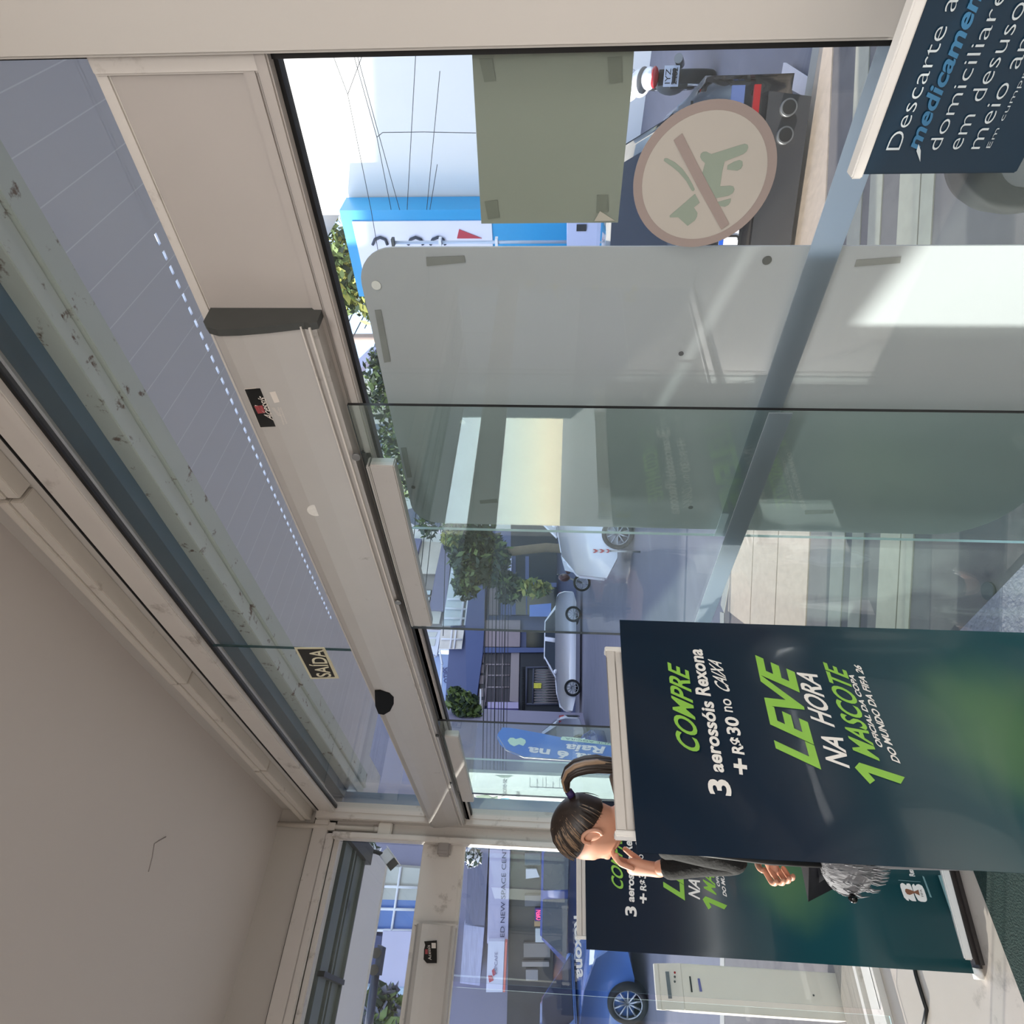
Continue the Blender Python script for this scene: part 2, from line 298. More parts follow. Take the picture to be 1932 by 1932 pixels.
stick([Z1(310, 345), Z1(1215, 265), Z1(1625, 1345), Z1(755, 1440)], LWHT, 'border', lb)
NOP = onOp(500, 760)[1]
fo = lambda k: (lambda x, y: (onOp(x, y)[0] + NOP * k, NOP))
stick([Z1(325, 360), Z1(1203, 285), Z1(1600, 1330), Z1(1580, 1375), Z1(768, 1418)], LBLK, 'panel', lb, fo(.0008))
stick([Z1(1020, 430), Z1(1185, 405), Z1(1305, 700), Z1(1160, 730)], LWHT, 'blank_tag', lb, fo(.0016))
stick([Z1(590, 815), Z1(820, 800), Z1(905, 1000), Z1(700, 1030)], LRED, 'emblem', lb, fo(.0016))
f3 = lambda x, y: onOp(*Z1(x, y))[0] + NOP * .0022
mb = MB().text('A', f3(890, 1020), f3(800, 830), f3(660, 890), m=0).text('Acessis', f3(1150, 1230), f3(905, 600), f3(900, 1130), bold=.01).text('portas automáticas', f3(1340, 1090), f3(1150, 860), f3(1240, 1100))
mb.text('manutenção', f3(1440, 1330), f3(1280, 850), f3(1390, 1335)).text('assistência', f3(1520, 1310), f3(1340, 850), f3(1475, 1315)); mb.build('lettering', LWHT, lb)
# clear inspection lens and black movement sensor in the cover
ce, _ = onOp(595, 962); ex = Vector((1, 0, 0)); ez = NOP.cross(ex)
def disc(c, a, b, m_, name, par, nn=24, cut=None, t=.002, nrm=None):
    nrm = nrm or NOP; e1 = Vector((1, 0, 0)); e2 = nrm.cross(e1).normalized()
    pts = [c + e1 * a * math.cos(2 * math.pi * i / nn) + e2 * b * math.sin(2 * math.pi * i / nn) for i in range(nn)]
    return MB().prism(pts, nrm * t).build(name, m_, par)
disc(ce, .020, .019, mat('lens_clear', (226, 222, 216), .15, var=.3, scale=40), 'sensor_lens', op)
ce, _ = onOp(722, 1322)
hp = [onOp(x, y)[0] for x, y in ((707, 1302), (718, 1301), (735, 1306), (743, 1314), (743, 1326), (736, 1340), (724, 1347), (714, 1345), (708, 1330))]
MB().prism(hp, NOP * .004).build('sensor_window', mat('sensor_black', (9, 9, 9), .6, spec=.1), op)
# the second operator over the side entrance
op2 = thing('door_operator', 'silver automatic door operator over the side entrance, smaller black sticker in view', 'door operator', (XB + .01, -1.5, 2.118))
pr = [(XB + (1.042 - y) + .0, z - .002) for y, z in profile(1.042)]
MB().prism([(x, .52, z) for x, z in pr], (0, -4.2, 0)).build('cover', SILVER, op2)
MB().box((XB, .53, 2.11), (XB + .045, .516, 2.33)).build('end_plate', PAINT, op2)
q = lambda x, y: onP(x, y, (XB + .060, 0, 2.2), Vector((1, 0, .12)).normalized()) + Vector((.016, 0, 0))
lb2 = thing('sticker', 'tiny black maker sticker on the side entrance operator at the lower left of the glazing', 'sticker', q(812, 1797))
MB().prism([q(801, 1777), q(825, 1775), q(825, 1818), q(806, 1818), q(800, 1811), q(801, 1792), q(803, 1784)], (.0008, 0, 0)).build('panel', LBLK, lb2)
MB().prism([q(x, y) + Vector((.001, 0, 0)) for x, y in ((815, 1780), (823, 1780), (823, 1790), (815, 1790))], (.0006, 0, 0)).build('blank_tag', LWHT, lb2)
MB().prism([q(x, y) + Vector((.001, 0, 0)) for x, y in ((803, 1792), (808, 1792), (808, 1801), (803, 1801))], (.0006, 0, 0)).build('emblem', LRED, lb2)
MB().text('Acessis', q(815, 1812) + Vector((.0012, 0, 0)), q(812, 1784) + Vector((.0012, 0, 0)), q(809, 1812) + Vector((.0012, 0, 0))).build('lettering', LWHT, lb2)
# ---------------------------------------------------------------- cable duct along the top of the front, pipe and boxes in the corner
DUCT = mat('duct_plastic', (206, 199, 190), .5, var=.04, dirt=((140, 126, 112), .62, .8, 12))
segs = [(-.15, -1.12, 0, 'near the right wall'), (-1.13, -2.13, .004, 'second from the right wall'), (-2.14, -3.05, 0, 'third from the right wall'), (-3.06, -3.85, .004, 'ending at the corner')]
for a, b, k, t in segs:
    mb = MB().box((a, 1.0 - k, 3.012), (b, 1.05, 3.045)).box((a, .995 - k, 3.047), (b, 1.05, 3.075))
    tag(mb.build('cable_duct', DUCT, bevel=.002), 'cream cable duct length above the front glazing, ' + t, 'cable duct', 'cable duct lengths above the front glazing')
tag(MB().tube([(-3.845, .965, 3.2), (-3.845, .965, 2.62)], .014, 12).box((-3.86, .945, 2.86), (-3.83, .985, 2.9)).build('conduit_pipe', DUCT), 'thin cream conduit pipe running down the corner post from the ceiling', 'pipe')
jb = thing('junction_box', 'small cream junction box at the foot of the corner conduit pipe', 'junction box', (-3.845, .965, 2.53))
MB().box((-3.86, .93, 2.53), (-3.822, 1.0, 2.61)).build('housing', DUCT, jb, bevel=.006); MB().tube([(-3.845, .965, 2.605), (-3.845, .965, 2.635)], .016, 10).build('pipe_collar', DUCT, jb)
GREYP = mat('grey_plastic', (150, 143, 140), .5)
sn = thing('sensor_box', 'grey sensor box fixed on the side frame below the junction box', 'sensor', (-3.82, .885, 2.2))
MB().box((-3.86, .845, 2.185), (-3.81, .925, 2.255)).build('housing', GREYP, sn, bevel=.008); MB().box((-3.812, .865, 2.195), (-3.806, .905, 2.245)).build('face_plate', GREYP, sn, bevel=.002)
pk = [onZ(280, 1645, 3.199), onZ(287, 1618, 3.199), onZ(291, 1592, 3.199), onZ(300, 1586, 3.199), onZ(313, 1579, 3.197)]
tag(MB().tube(pk, .0022, 5).build('wire_stub', GREYP), 'tiny loose wire stub lying across the bare ceiling', 'wire')
# ---------------------------------------------------------------- exit sign stuck on the upper glass
EY = 1.053
exs = thing('exit_sign', 'photoluminescent SAÍDA exit sign, cream letters on black, stuck on the upper glass', 'sign', onY(596, 1250, EY))
g = lambda x, y, k=0: onY(x, y, EY - k)
MB().prism([g(555, 1222), g(612, 1222), g(640, 1280), g(586, 1281)], (0, .002, 0)).build('border', mat('cream_label', (216, 210, 180), .5), exs)
MB().prism([g(561, 1225, .001), g(608, 1225, .001), g(632, 1277, .001), g(589, 1278, .001)], (0, -.0008, 0)).build('panel', mat('label_black_2', (20, 19, 15), .5), exs)
MB().text('SAÍDA', g(625, 1277, .003), g(610, 1226, .003), g(599, 1277, .003), bold=.015).build('lettering', mat('cream_letters', (226, 220, 192), .5), exs)
MB().text('NBR', g(630, 1262, .003), g(626, 1246, .003), g(627.5, 1262, .003)).build('small_print', mat('cream_letters_2', (200, 190, 160), .5), exs)
# ---------------------------------------------------------------- safety band across the glass
BAND = filmmat('band_film', (206, 214, 220), .10, .93)
tag(MB().box((-.206, YA - .002, 1.200), (-1.268, YA - .0005, 1.2515)).build('safety_band', BAND), 'grey translucent safety band on the fixed front glass at chest height', 'glass band', 'safety bands on the glass')
tag(MB().box((-.812, .996, 1.202), (-1.68, .9975, 1.2485)).build('safety_band', BAND), 'grey translucent safety band on the open sliding door leaf', 'glass band', 'safety bands on the glass')
# ---------------------------------------------------------------- white board with rounded corners on the outside of the glass
BY = YA + .016
BOARD = mat('board_back', (172, 174, 178), .45, var=.03, scale=2, dirt=((176, 172, 140), .62, .74, 2.2))
pl = [(705, 465), (1400, 467)]
xl, xr, zt, zb = -1.262, -.511, 2.037, .545
pts = []
for cx, cz, r, a0 in ((xr - .07, zt - .07, .07, 0), (xl + .07, zt - .07, .07, 90), (xl + .16, zb + .16, .16, 180), (xr - .07, zb + .07, .07, 270)):
    for i in range(9): a = math.radians(a0 + i * 90 / 8); pts.append((cx + r * math.cos(a), BY, cz + r * math.sin(a)))
bd = thing('sign_board', 'large pale grey sign board with rounded corners stuck outside the front glass', 'sign', ((xl + xr) / 2, BY, zb))
MB().prism(pts, (0, .004, 0)).build('board', BOARD, bd)
TAPE = mat('tape_grey', (128, 129, 126), .5, var=.12, scale=30)
gb = lambda x, y, k=.001: onY(x, y, BY - k)
for q4 in ([(804, 485), (876, 482), (878, 495), (805, 502)], [(707, 585), (719, 584), (737, 682), (725, 684)], [(756, 845), (766, 844), (777, 900), (768, 901)], [(905, 944), (938, 941), (939, 948), (906, 950)], [(1616, 490), (1700, 484), (1698, 496), (1612, 503)], [(1518, 963), (1573, 961), (1572, 968), (1519, 970)]):
    MB().prism([gb(*p) for p in q4], (0, -.001, 0)).build('tape_strip', TAPE, bd)
for x, y, a, col in ((1447, 491, .008, DARKP), (873, 796, .006, WHITE), (710, 538, .009, WHITE), (780, 919, .005, DARKP), (1303, 957, .006, DARKP), (1285, 667, .005, BLACK)):
    c = gb(x, y); MB().tube([c, c - Vector((0, .0012, 0))], a, 14).build('mounting_hole', col, bd)
# ---------------------------------------------------------------- paper sheet seen from the back
PY = YA + .010
SHEET = mat('paper_back', (138, 142, 130), .7, var=.04, scale=3)
gp = lambda x, y, k=0: onY(x, y, PY - k)
ps = thing('paper_notice', 'square grey green paper notice taped to the front glass above the black car', 'notice', gp(1040, 420))
MB().prism([gp(890, 94), gp(1197, 87), gp(1192, 160), gp(1166, 420), gp(908, 422)], (0, .0015, 0)).build('sheet', SHEET, ps)
TP2 = mat('tape_green_grey', (112, 116, 104), .6, var=.1, scale=20)
for q4 in ([(904, 111), (929, 110), (936, 153), (914, 155)], [(1146, 108), (1173, 106), (1174, 155), (1149, 157)], [(914, 380), (938, 377), (943, 410), (921, 414)], [(1126, 368), (1147, 367), (1148, 398), (1125, 402)]):
    MB().prism([gp(*p, .0008) for p in q4], (0, -.0008, 0)).build('tape_strip', TP2, ps)
MB().prism([gp(1132, 398, .002), gp(1160, 416, .002), gp(1121, 417, .002)], (0, -.0008, 0)).build('folded_corner', mat('paper_fold', (176, 170, 158), .7), ps)
# ---------------------------------------------------------------- round no dogs sticker
DY = YA - .0015
Z7 = lambda x, y, k=0: onY(1180 + x * 300 / 1932, 180 + y * 300 / 1932, DY - k)
dg_ = thing('no_dogs_sticker', 'round no dogs sticker with a leashed dog crossed out, on the front glass', 'sticker', Z7(948, 1015))
c0 = onY(1327.3, 337.6, DY); R0 = .1085
def circ(r, k, nn=64): return [c0 + Vector((r * math.cos(2 * math.pi * i / nn), -k, r * math.sin(2 * math.pi * i / nn))) for i in range(nn)]
MB().prism(circ(R0, 0), (0, -.0004, 0)).build('ring', mat('sticker_ring', (150, 136, 131), .5, var=.04), dg_)
MB().prism(circ(R0 * .872, .0006), (0, -.0003, 0)).build('disc', mat('sticker_disc', (178, 172, 164), .5, var=.05), dg_)
DOG = mat('sticker_dog', (139, 151, 138), .5)
P1 = [(935, 940), (968, 820), (930, 790), (908, 750), (915, 710), (945, 685), (985, 682), (1012, 698), (1045, 712), (1400, 600), (1450, 586), (1485, 598), (1493, 630), (1470, 680), (1430, 712), (1205, 800), (1175, 930), (1150, 1105), (1270, 1096), (1310, 1105), (1325, 1140), (1305, 1185), (1255, 1217), (1095, 1248)]
P2 = [(1240, 850), (1320, 805), (1385, 783), (1420, 800), (1424, 850), (1400, 890), (1360, 912), (1235, 900)]
P3 = [(1110, 1295), (1280, 1252), (1275, 1295), (1250, 1330), (1205, 1352), (1150, 1345)]
P4 = [(465, 790), (475, 765), (505, 762), (600, 812), (690, 890), (760, 985), (820, 1090), (842, 1140), (825, 1165), (800, 1150), (740, 1040), (650, 935), (560, 860), (480, 805)]
P5 = [(845, 1195), (902, 1300), (830, 1360), (875, 1425), (870, 1470), (845, 1515), (755, 1585), (640, 1480), (540, 1482), (536, 1462)]
mb = MB()
for Q in (P1, P2, P3, P4, P5): mb.prism([Z7(x, y, .0012) for x, y in Q], (0, -.0004, 0))
mb.build('dog_figure', DOG, dg_)
MB().prism([Z7(x, y, .002) for x, y in ((585, 545), (690, 462), (890, 860), (1262, 1560), (1165, 1630), (870, 1100))], (0, -.0004, 0)).build('slash', MATS['sticker_ring'], dg_)
# ================================================================ banner stands
BL = Vector((-1.335, .318, 0)); BR = Vector((-1.37, .85, 0)); BW_ = (BR - BL).length
def banner_root(name, label, L, R):
    d = R - L; return thing(name, label, 'banner stand', (L + R) / 2, 'promotional banner stands', math.atan2(d.y, d.x))
b1 = banner_root('banner_stand', 'dark blue promotional banner stand nearest the viewer, large green LEVE lettering', BL, BR)
M1 = ROOT[b1.name]
C2 = [Vector((-2.965, .355, 0)), Vector((-2.865, .878, 0))]
M2 = Matrix.Translation((C2[0] + C2[1]) / 2) @ Matrix.Rotation(math.atan2((C2[1] - C2[0]).y, (C2[1] - C2[0]).x), 4, 'Z')
Lw = lambda x, y, z: M1 @ Vector((x, y, z))
m = mat('banner_print', (9, 30, 50), .28, var=.15, scale=1.5, coat=.25)
n = m.node_tree; P = n.nodes['Principled BSDF']; L_ = n.links; base = P.inputs['Base Color'].links[0].from_socket
tc = n.nodes.new('ShaderNodeTexCoord'); sx = n.nodes.new('ShaderNodeSeparateXYZ'); L_.new(tc.outputs['Object'], sx.inputs[0])
mr = n.nodes.new('ShaderNodeMapRange'); mr.inputs[1].default_value = 1.15; mr.inputs[2].default_value = .45; L_.new(sx.outputs[2], mr.inputs[0])
m1 = n.nodes.new('ShaderNodeMix'); m1.data_type = 'RGBA'; L_.new(mr.outputs[0], m1.inputs[0]); L_.new(base, m1.inputs[6]); m1.inputs[7].default_value = (*lin((30, 84, 92)), 1)
vm = n.nodes.new('ShaderNodeVectorMath'); vm.operation = 'SUBTRACT'; vm.inputs[1].default_value = (.02, 0, .66); L_.new(tc.outputs['Object'], vm.inputs[0])
vs = n.nodes.new('ShaderNodeVectorMath'); vs.operation = 'MULTIPLY'; vs.inputs[1].default_value = (1.0, 0, .95); L_.new(vm.outputs[0], vs.inputs[0])
ln = n.nodes.new('ShaderNodeVectorMath'); ln.operation = 'LENGTH'; L_.new(vs.outputs[0], ln.inputs[0])
nn_ = n.nodes.new('ShaderNodeTexNoise'); nn_.inputs['Scale'].default_value = 6; L_.new(tc.outputs['Object'], nn_.inputs[0])
ad = n.nodes.new('ShaderNodeMath'); ad.operation = 'MULTIPLY_ADD'; ad.inputs[1].default_value = .12; L_.new(nn_.outputs[0], ad.inputs[0]); L_.new(ln.outputs[1], ad.inputs[2])
m2r = n.nodes.new('ShaderNodeMapRange'); m2r.interpolation_type = 'SMOOTHSTEP'; m2r.inputs[1].default_value = .30; m2r.inputs[2].default_value = .08; m2r.inputs[4].default_value = .5; L_.new(ad.outputs[0], m2r.inputs[0])
m2 = n.nodes.new('ShaderNodeMix'); m2.data_type = 'RGBA'; L_.new(m2r.outputs[0], m2.inputs[0]); L_.new(m1.outputs[2], m2.inputs[6]); m2.inputs[7].default_value = (*lin((112, 150, 92)), 1); L_.new(m2.outputs[2], P.inputs['Base Color'])
mb = MB(); N = 24; h = BW_ / 2
def bow(x): return .012 * math.cos(x / h * math.pi / 2) - .010 * max(0, (x / h - .8)) * 5
top = [(-h + BW_ * i / N, bow(-h + BW_ * i / N)) for i in range(N + 1)]
vs_ = []; fs = []
for k, (x, y) in enumerate(top): vs_ += [Lw(x, y, 1.497), Lw(x, y, .045), Lw(x, y + .0012, 1.497), Lw(x, y + .0012, .045)]
for k in range(N): a = 4 * k; fs += [(a, a + 1, a + 5, a + 4), (a + 2, a + 6, a + 7, a + 3), (a, a + 4, a + 6, a + 2), (a + 1, a + 3, a + 7, a + 5)]
mb.add(vs_, fs, 0, True); mb.build('printed_sheet', m, b1)
RAIL = mat('rail_plastic', (200, 195, 190), .45, var=.04)
mb = MB()
def lbox(mb, a, b):
    x0, y0, z0 = a; x1, y1, z1 = b; return mb.prism([Lw(x0, y0, z0), Lw(x1, y0, z0), Lw(x1, y1, z0), Lw(x0, y1, z0)], (0, 0, z1 - z0))
lbox(mb, (-.225, .014, 1.496), (.190, .030, 1.530)); lbox(mb, (-.225, .010, 1.512), (.190, .014, 1.534)); mb.build('top_rail', RAIL, b1, bevel=.003)
for x0, x1 in ((.188, .2), (-.236, -.224)):
    mb = MB(); lbox(mb, (x0, .008, 1.49), (x1, .034, 1.536)); mb.build('rail_end_cap', WHITE, b1, bevel=.002)
MB().tube([Lw(0, .035, .03), Lw(0, .03, 1.5)], .009, 10).build('pole', STEEL, b1)
mb = MB(); lbox(mb, (-.225, -.004, .035), (.20, .022, .066)); mb.build('bottom_rail', WHITE, b1, bevel=.004)
mb = MB(); lbox(mb, (-.25, -.02, 0), (.22, .10, .034)); mb.build('base', mat('base_dark', (40, 34, 32), .4), b1, bevel=.012)
MB().tube([Lw(-.285, .02, .02), Lw(-.25, .02, .02)], .018, 14).build('base_end_cap', WHITE, b1)
NB = (M1.to_3x3() @ Vector((0, -1, 0)))
def pb1(x, y, k=.002):
    q = onP(x, y, M1 @ Vector((0, 0, 0)), NB); l = M1.inverted() @ q; return Lw(l.x, -(k + .0) + bow(l.x) if True else 0, l.z)
def pb2(x, y, k=.002):
    q = onP(x, y, M2 @ Vector((0, 0, 0)), M2.to_3x3() @ Vector((0, -1, 0))); l = M2.inverted() @ q; return Lw(l.x, bow(l.x) - k, l.z)
def refit(mb, k=.002):   # lay printed shapes on the slightly bowed sheet
    for i, v in enumerate(mb.v):
        l = M1.inverted() @ v; mb.v[i] = Lw(l.x, bow(l.x) - k, l.z)
    return mb
def btext(mb, body, A, B, T, f=pb1, bold=0.0): mb.text(body, f(*A), f(*B), f(*T), bold=bold)
INKW = mat('print_white', (232, 230, 226), .35, var=.03); INKG = mat('print_green', (138, 192, 74), .35, var=.15, scale=9)
PRINT = [('3', (1381, 1500), (1375, 1469), (1341.7, 1496.5), 0.03, 0), ('aerossóis', (1367, 1455), (1346.5, 1320.5), (1341, 1451), 0.03, 0), ('Rexona', (1341.7, 1309.8), (1323.8, 1224), (1315.5, 1306), 0.03, 0), ('+', (1417, 1461), (1414, 1430), (1384, 1456), 0.03, 0), ('R$', (1406, 1420.5), (1400, 1389), (1384.5, 1417), 0.03, 0), ('30', (1399, 1384), (1393, 1350), (1375, 1381), 0.03, 0), ('no', (1384.5, 1340), (1380, 1315.7), (1362, 1337), 0.01, 0), ('CAIXA', (1379.8, 1305), (1361, 1248), (1352.4, 1292), 0.015, 0), ('NA', (1605, 1446), (1592, 1388), (1562, 1430), 0.02, 0), ('HORA', (1577, 1368), (1542, 1270), (1534, 1352), 0.02, 0), ('OFICIAL DA COPA', (1670, 1408), (1612, 1271), (1658.5, 1403), 0.03, 0), ('DO MUNDO DA FIFA 26', (1702, 1437), (1625, 1255), (1687, 1431), 0.03, 0), ('COMPRE', (1322.6, 1421), (1299, 1263), (1280, 1401), 0.02, 1), ('LEVE', (1548, 1447), (1497, 1264), (1470, 1410), 0.035, 1), ('MASCOTE', (1662, 1432), (1597, 1263), (1614, 1412), 0.02, 1), ]
for body_, A_, B_, T_, bo_, g_ in PRINT:
    mb = MB(); btext(mb, body_, A_, B_, T_, bold=bo_); refit(mb, .002).build('green_lettering' if g_ else 'white_lettering', INKG if g_ else INKW, b1)
mb = MB().prism([pb1(1500 + x * .2381, 1180 + y * .2381) for x, y in [(485, 1112), (520, 1072), (882, 1190), (850, 1243), (590, 1152), (645, 1215), (605, 1245)]], NB * .0004); mb.build('green_numeral', INKG, b1)
ZL = lambda x, y: (1680 + x * 120 / 1932, 1600 + y * 120 / 1932)
mb = MB(); mb.prism([pb2(*ZL(*p)) for p in [(335, 1100), (380, 1060), (440, 1075), (520, 1140), (525, 1080), (600, 1075), (640, 1100), (700, 1240), (755, 1420), (825, 1620), (700, 1612), (640, 1580), (585, 1530), (600, 1610), (540, 1590), (450, 1500), (400, 1360), (340, 1180)]], NB * .0004)
mb.prism([pb2(*ZL(*p)) for p in [(690, 1150), (710, 1100), (750, 1090), (795, 1160), (830, 1105), (900, 1095), (1000, 1150), (1060, 1260), (1120, 1430), (1150, 1560), (1140, 1610), (1090, 1640), (960, 1630), (880, 1590), (800, 1450), (735, 1290)]], NB * .0004)
mb.text('Rexona', pb2(*ZL(785, 862)), pb2(*ZL(610, 380)), pb2(*ZL(628, 850)), bold=.03).build('white_emblem', INKW, b1)
mb = MB().prism([pb2(*ZL(*p), .0032) for p in [(480, 1250), (520, 1235), (640, 1270), (760, 1320), (880, 1265), (930, 1445), (760, 1365), (690, 1400), (620, 1425), (540, 1400), (480, 1320)]], NB * .0004); mb.build('emblem_cup', mat('print_brown', (136, 92, 70), .4), b1)
MB().text('FIFA', pb2(*ZL(1045, 1470), .0034), pb2(*ZL(975, 1250), .0034), pb2(*ZL(985, 1482), .0034)).build('emblem_lettering', mat('print_dark', (44, 40, 38), .4), b1)
PALE = mat('print_pale', (112, 146, 150), .4, var=.2, scale=60)
mb = MB().prism([pb2(*ZL(*p)) for p in [(1000, 840), (1060, 870), (1300, 1510), (1235, 1490)]], NB * .0004).prism([pb2(*p) for p in [(1772, 1651), (1781, 1651), (1823, 1771), (1812, 1771)]], NB * .0004).prism([pb2(*ZL(*p)) for p in [(275, 965), (955, 1025), (955, 1035), (275, 985)]], NB * .0004)
mb.build('small_print', PALE, b1)
bpy.context.view_layer.update()
b2 = copytree(b1); b2.location = (C2[0] + C2[1]) / 2; b2.rotation_euler = (0, 0, math.atan2((C2[1] - C2[0]).y, (C2[1] - C2[0]).x))
b2['label'] = 'promotional banner stand farther back, behind the woman, near the side entrance'
# ================================================================ disposal sign and bin
DYY = .88
dp = lambda x, y, k=0: onY(x, y, DYY - k)
ds = thing('disposal_bin', 'dark blue medicine disposal bin with large white printed heading, at the lower right edge', 'bin', (-.1, .95, 0))
tl = dp(1624, 330); bz = dp(1917, 329).z
MB().box((tl.x, DYY, bz), (.25, DYY + .012, tl.z)).build('sign_panel', mat('panel_navy', (10, 42, 62), .3, var=.1, scale=3), ds, bevel=.002)
MB().box((tl.x - .004, DYY - .004, tl.z - .002), (.25, DYY + .018, tl.z + .012)).build('top_trim', WHITE, ds, bevel=.002)
MB().box((tl.x + .014, DYY + .012, 0), (.25, DYY + .12, bz)).build('bin_body', mat('bin_grey', (200, 198, 192), .4), ds, bevel=.006)
INKN = mat('sign_white', (190, 200, 204), .4)
lines = [('Descarte aqui', (1698, 284), (1697.5, 284)), ('domiciliares', (1776, 283), None)]
def drow(mb, body, xb, yb, xt, width, bold=-.012, font=None, slant=0):
    A = dp(xb, yb, .002); T = dp(xt, yb, .002); B = A + Vector((width, 0, 0)); T = Vector((A.x + slant, A.y, T.z)); mb.text(body, A, B, T, bold=bold)
mb = MB()
k_ = DYY / .7
drow(mb, 'Descarte aqui', 1697, 283, 1671, .19); drow(mb, 'domiciliares', 1771, 283, 1748, .168)
drow(mb, 'em desuso no', 1811, 282, 1786, .188); drow(mb, 'meio ambiente', 1848, 281, 1823, .215); drow(mb, 'Em cumprimento à lei', 1868, 279, 1860, .17)
mb.build('white_lettering', INKN, ds)
mb = MB(); drow(mb, 'medicamentos', 1733, 283, 1708, .192, bold=.025, slant=.006); mb.build('blue_lettering', mat('sign_blue', (52, 108, 146), .4), ds)
MB().prism([dp(1736, 305, .002), dp(1729, 285, .002), dp(1733, 272, .002), dp(1737, 284, .002)], (0, -.0004, 0)).build('swash_mark', INKN, ds)
# ================================================================ woman
FB = Vector((-2.07, .615, 0)); FF = Vector((-.66, -.751, 0)).normalized(); FL = Vector((.751, -.66, 0)).normalized(); FU = Vector((0, 0, 1))
Wm = lambda f, l, u: FB + FF * f + FL * l + FU * u
def evalmesh(me, mods):
    o = bpy.data.objects.new('t', me); COL.objects.link(o)
    for t, kw in mods:
        md = o.modifiers.new('m', t)
        for k, v in kw.items(): setattr(md, k, v)
    return o
def skin(vs, es, sub=2):
    """vs: {name: ((f,l,u), r)}; es: pairs -> evaluated mesh vertices, faces in world"""
    keys = list(vs); me = bpy.data.meshes.new('s'); me.from_pydata([tuple(Wm(*vs[k][0])) for k in keys], [(keys.index(a), keys.index(b)) for a, b in es], [])
    o = bpy.data.objects.new('s', me); COL.objects.link(o); md = o.modifiers.new('k', 'SKIN'); md.use_smooth_shade = True
    sk = me.skin_vertices[0].data
    for i, k in enumerate(keys):
        r = vs[k][1]; sk[i].radius = r if isinstance(r, tuple) else (r, r); sk[i].use_root = (i == 0)
    m2 = o.modifiers.new('u', 'SUBSURF'); m2.levels = sub; m2.render_levels = sub
    bpy.context.view_layer.update(); dg = bpy.context.evaluated_depsgraph_get(); e = bpy.data.meshes.new_from_object(o.evaluated_get(dg))
    v = [x.co.copy() for x in e.vertices]; f = [tuple(p.vertices) for p in e.polygons]; bpy.data.objects.remove(o); bpy.data.meshes.remove(e); bpy.data.meshes.remove(me); return v, f
def remesh(v, f, vox, smooth=4):
    me = bpy.data.meshes.new('r'); me.from_pydata([tuple(p) for p in v], [], f); o = bpy.data.objects.new('r', me); COL.objects.link(o)
    a = o.modifiers.new('r', 'REMESH'); a.mode = 'VOXEL'; a.voxel_size = vox; b = o.modifiers.new('s', 'SMOOTH'); b.iterations = smooth; b.factor = .5
    bpy.context.view_layer.update(); e = bpy.data.meshes.new_from_object(o.evaluated_get(bpy.context.evaluated_depsgraph_get()))
    v = [x.co.copy() for x in e.vertices]; f = [tuple(p.vertices) for p in e.polygons]; bpy.data.objects.remove(o); bpy.data.meshes.remove(e); bpy.data.meshes.remove(me); return v, f
body = {'pel': ((0, 0, .92), (.13, .10)), 'sp': ((0, 0, 1.06), (.11, .085)), 'ch': ((0, 0, 1.2), (.125, .09)), 'uc': ((.0, 0, 1.32), (.10, .075)), 'nb': ((.0, 0, 1.38), .05), 'nt': ((.035, 0, 1.47), .048),
        'sL': ((0, .15, 1.315), .048), 'eL': ((.07, .12, 1.10), .036), 'wL': ((.160, .04, 1.345), .024), 'sR': ((0, -.15, 1.315), .048), 'eR': ((.02, -.18, 1.06), .038), 'wR': ((.12, -.02, .99), .024),
        'hL': ((0, .085, .86), .085), 'kL': ((.02, .09, .48), .052), 'aL': ((-.01, .095, .08), .034), 'tL': ((.13, .11, .035), .03), 'hR': ((0, -.085, .86), .085), 'kR': ((.02, -.09, .48), .052), 'aR': ((-.01, -.095, .08), .034), 'tR': ((.13, -.11, .035), .03)}
E_ = [('pel', 'sp'), ('sp', 'ch'), ('ch', 'uc'), ('uc', 'nb'), ('nb', 'nt'), ('uc', 'sL'), ('sL', 'eL'), ('eL', 'wL'), ('uc', 'sR'), ('sR', 'eR'), ('eR', 'wR'), ('pel', 'hL'), ('hL', 'kL'), ('kL', 'aL'), ('aL', 'tL'), ('pel', 'hR'), ('hR', 'kR'), ('kR', 'aR'), ('aR', 'tR')]
bv, bf = skin(body, E_)
PITCH = math.radians(20); HC = Wm(.062, 0, 1.535)
HX = (FF * math.cos(PITCH) - FU * math.sin(PITCH)); HZ = (FU * math.cos(PITCH) + FF * math.sin(PITCH)); HYv = FL
Hd = lambda x, y, z: HC + HX * x + HYv * y + HZ * z
def headp(dx, dy, dz, k=1.0):
    x, y, z = .094 * dx, .074 * dy, .108 * dz
    if dz < 0:
        t = -dz; y *= 1 - .30 * t ** 1.3
        if dx < 0: x *= 1 - .5 * t
        else: x += .006 * t
    if dx > .3 and k == 1.0:
        g = lambda a, s, b, c: math.exp(-((y - a) / s) ** 2 - ((z - b) / c) ** 2)
        x += .024 * g(0, .011, -.030, .018) + .006 * g(0, .02, -.004, .02) + .007 * g(0, .02, -.062, .008) + .005 * g(0, .018, -.074, .006) + .007 * g(0, .02, -.095, .014)
        x -= .007 * (g(.029, .014, -.006, .010) + g(-.029, .014, -.006, .010)); x += .004 * (g(.03, .02, .014, .006) + g(-.03, .02, .014, .006))
    return x * k, y * k, z * k
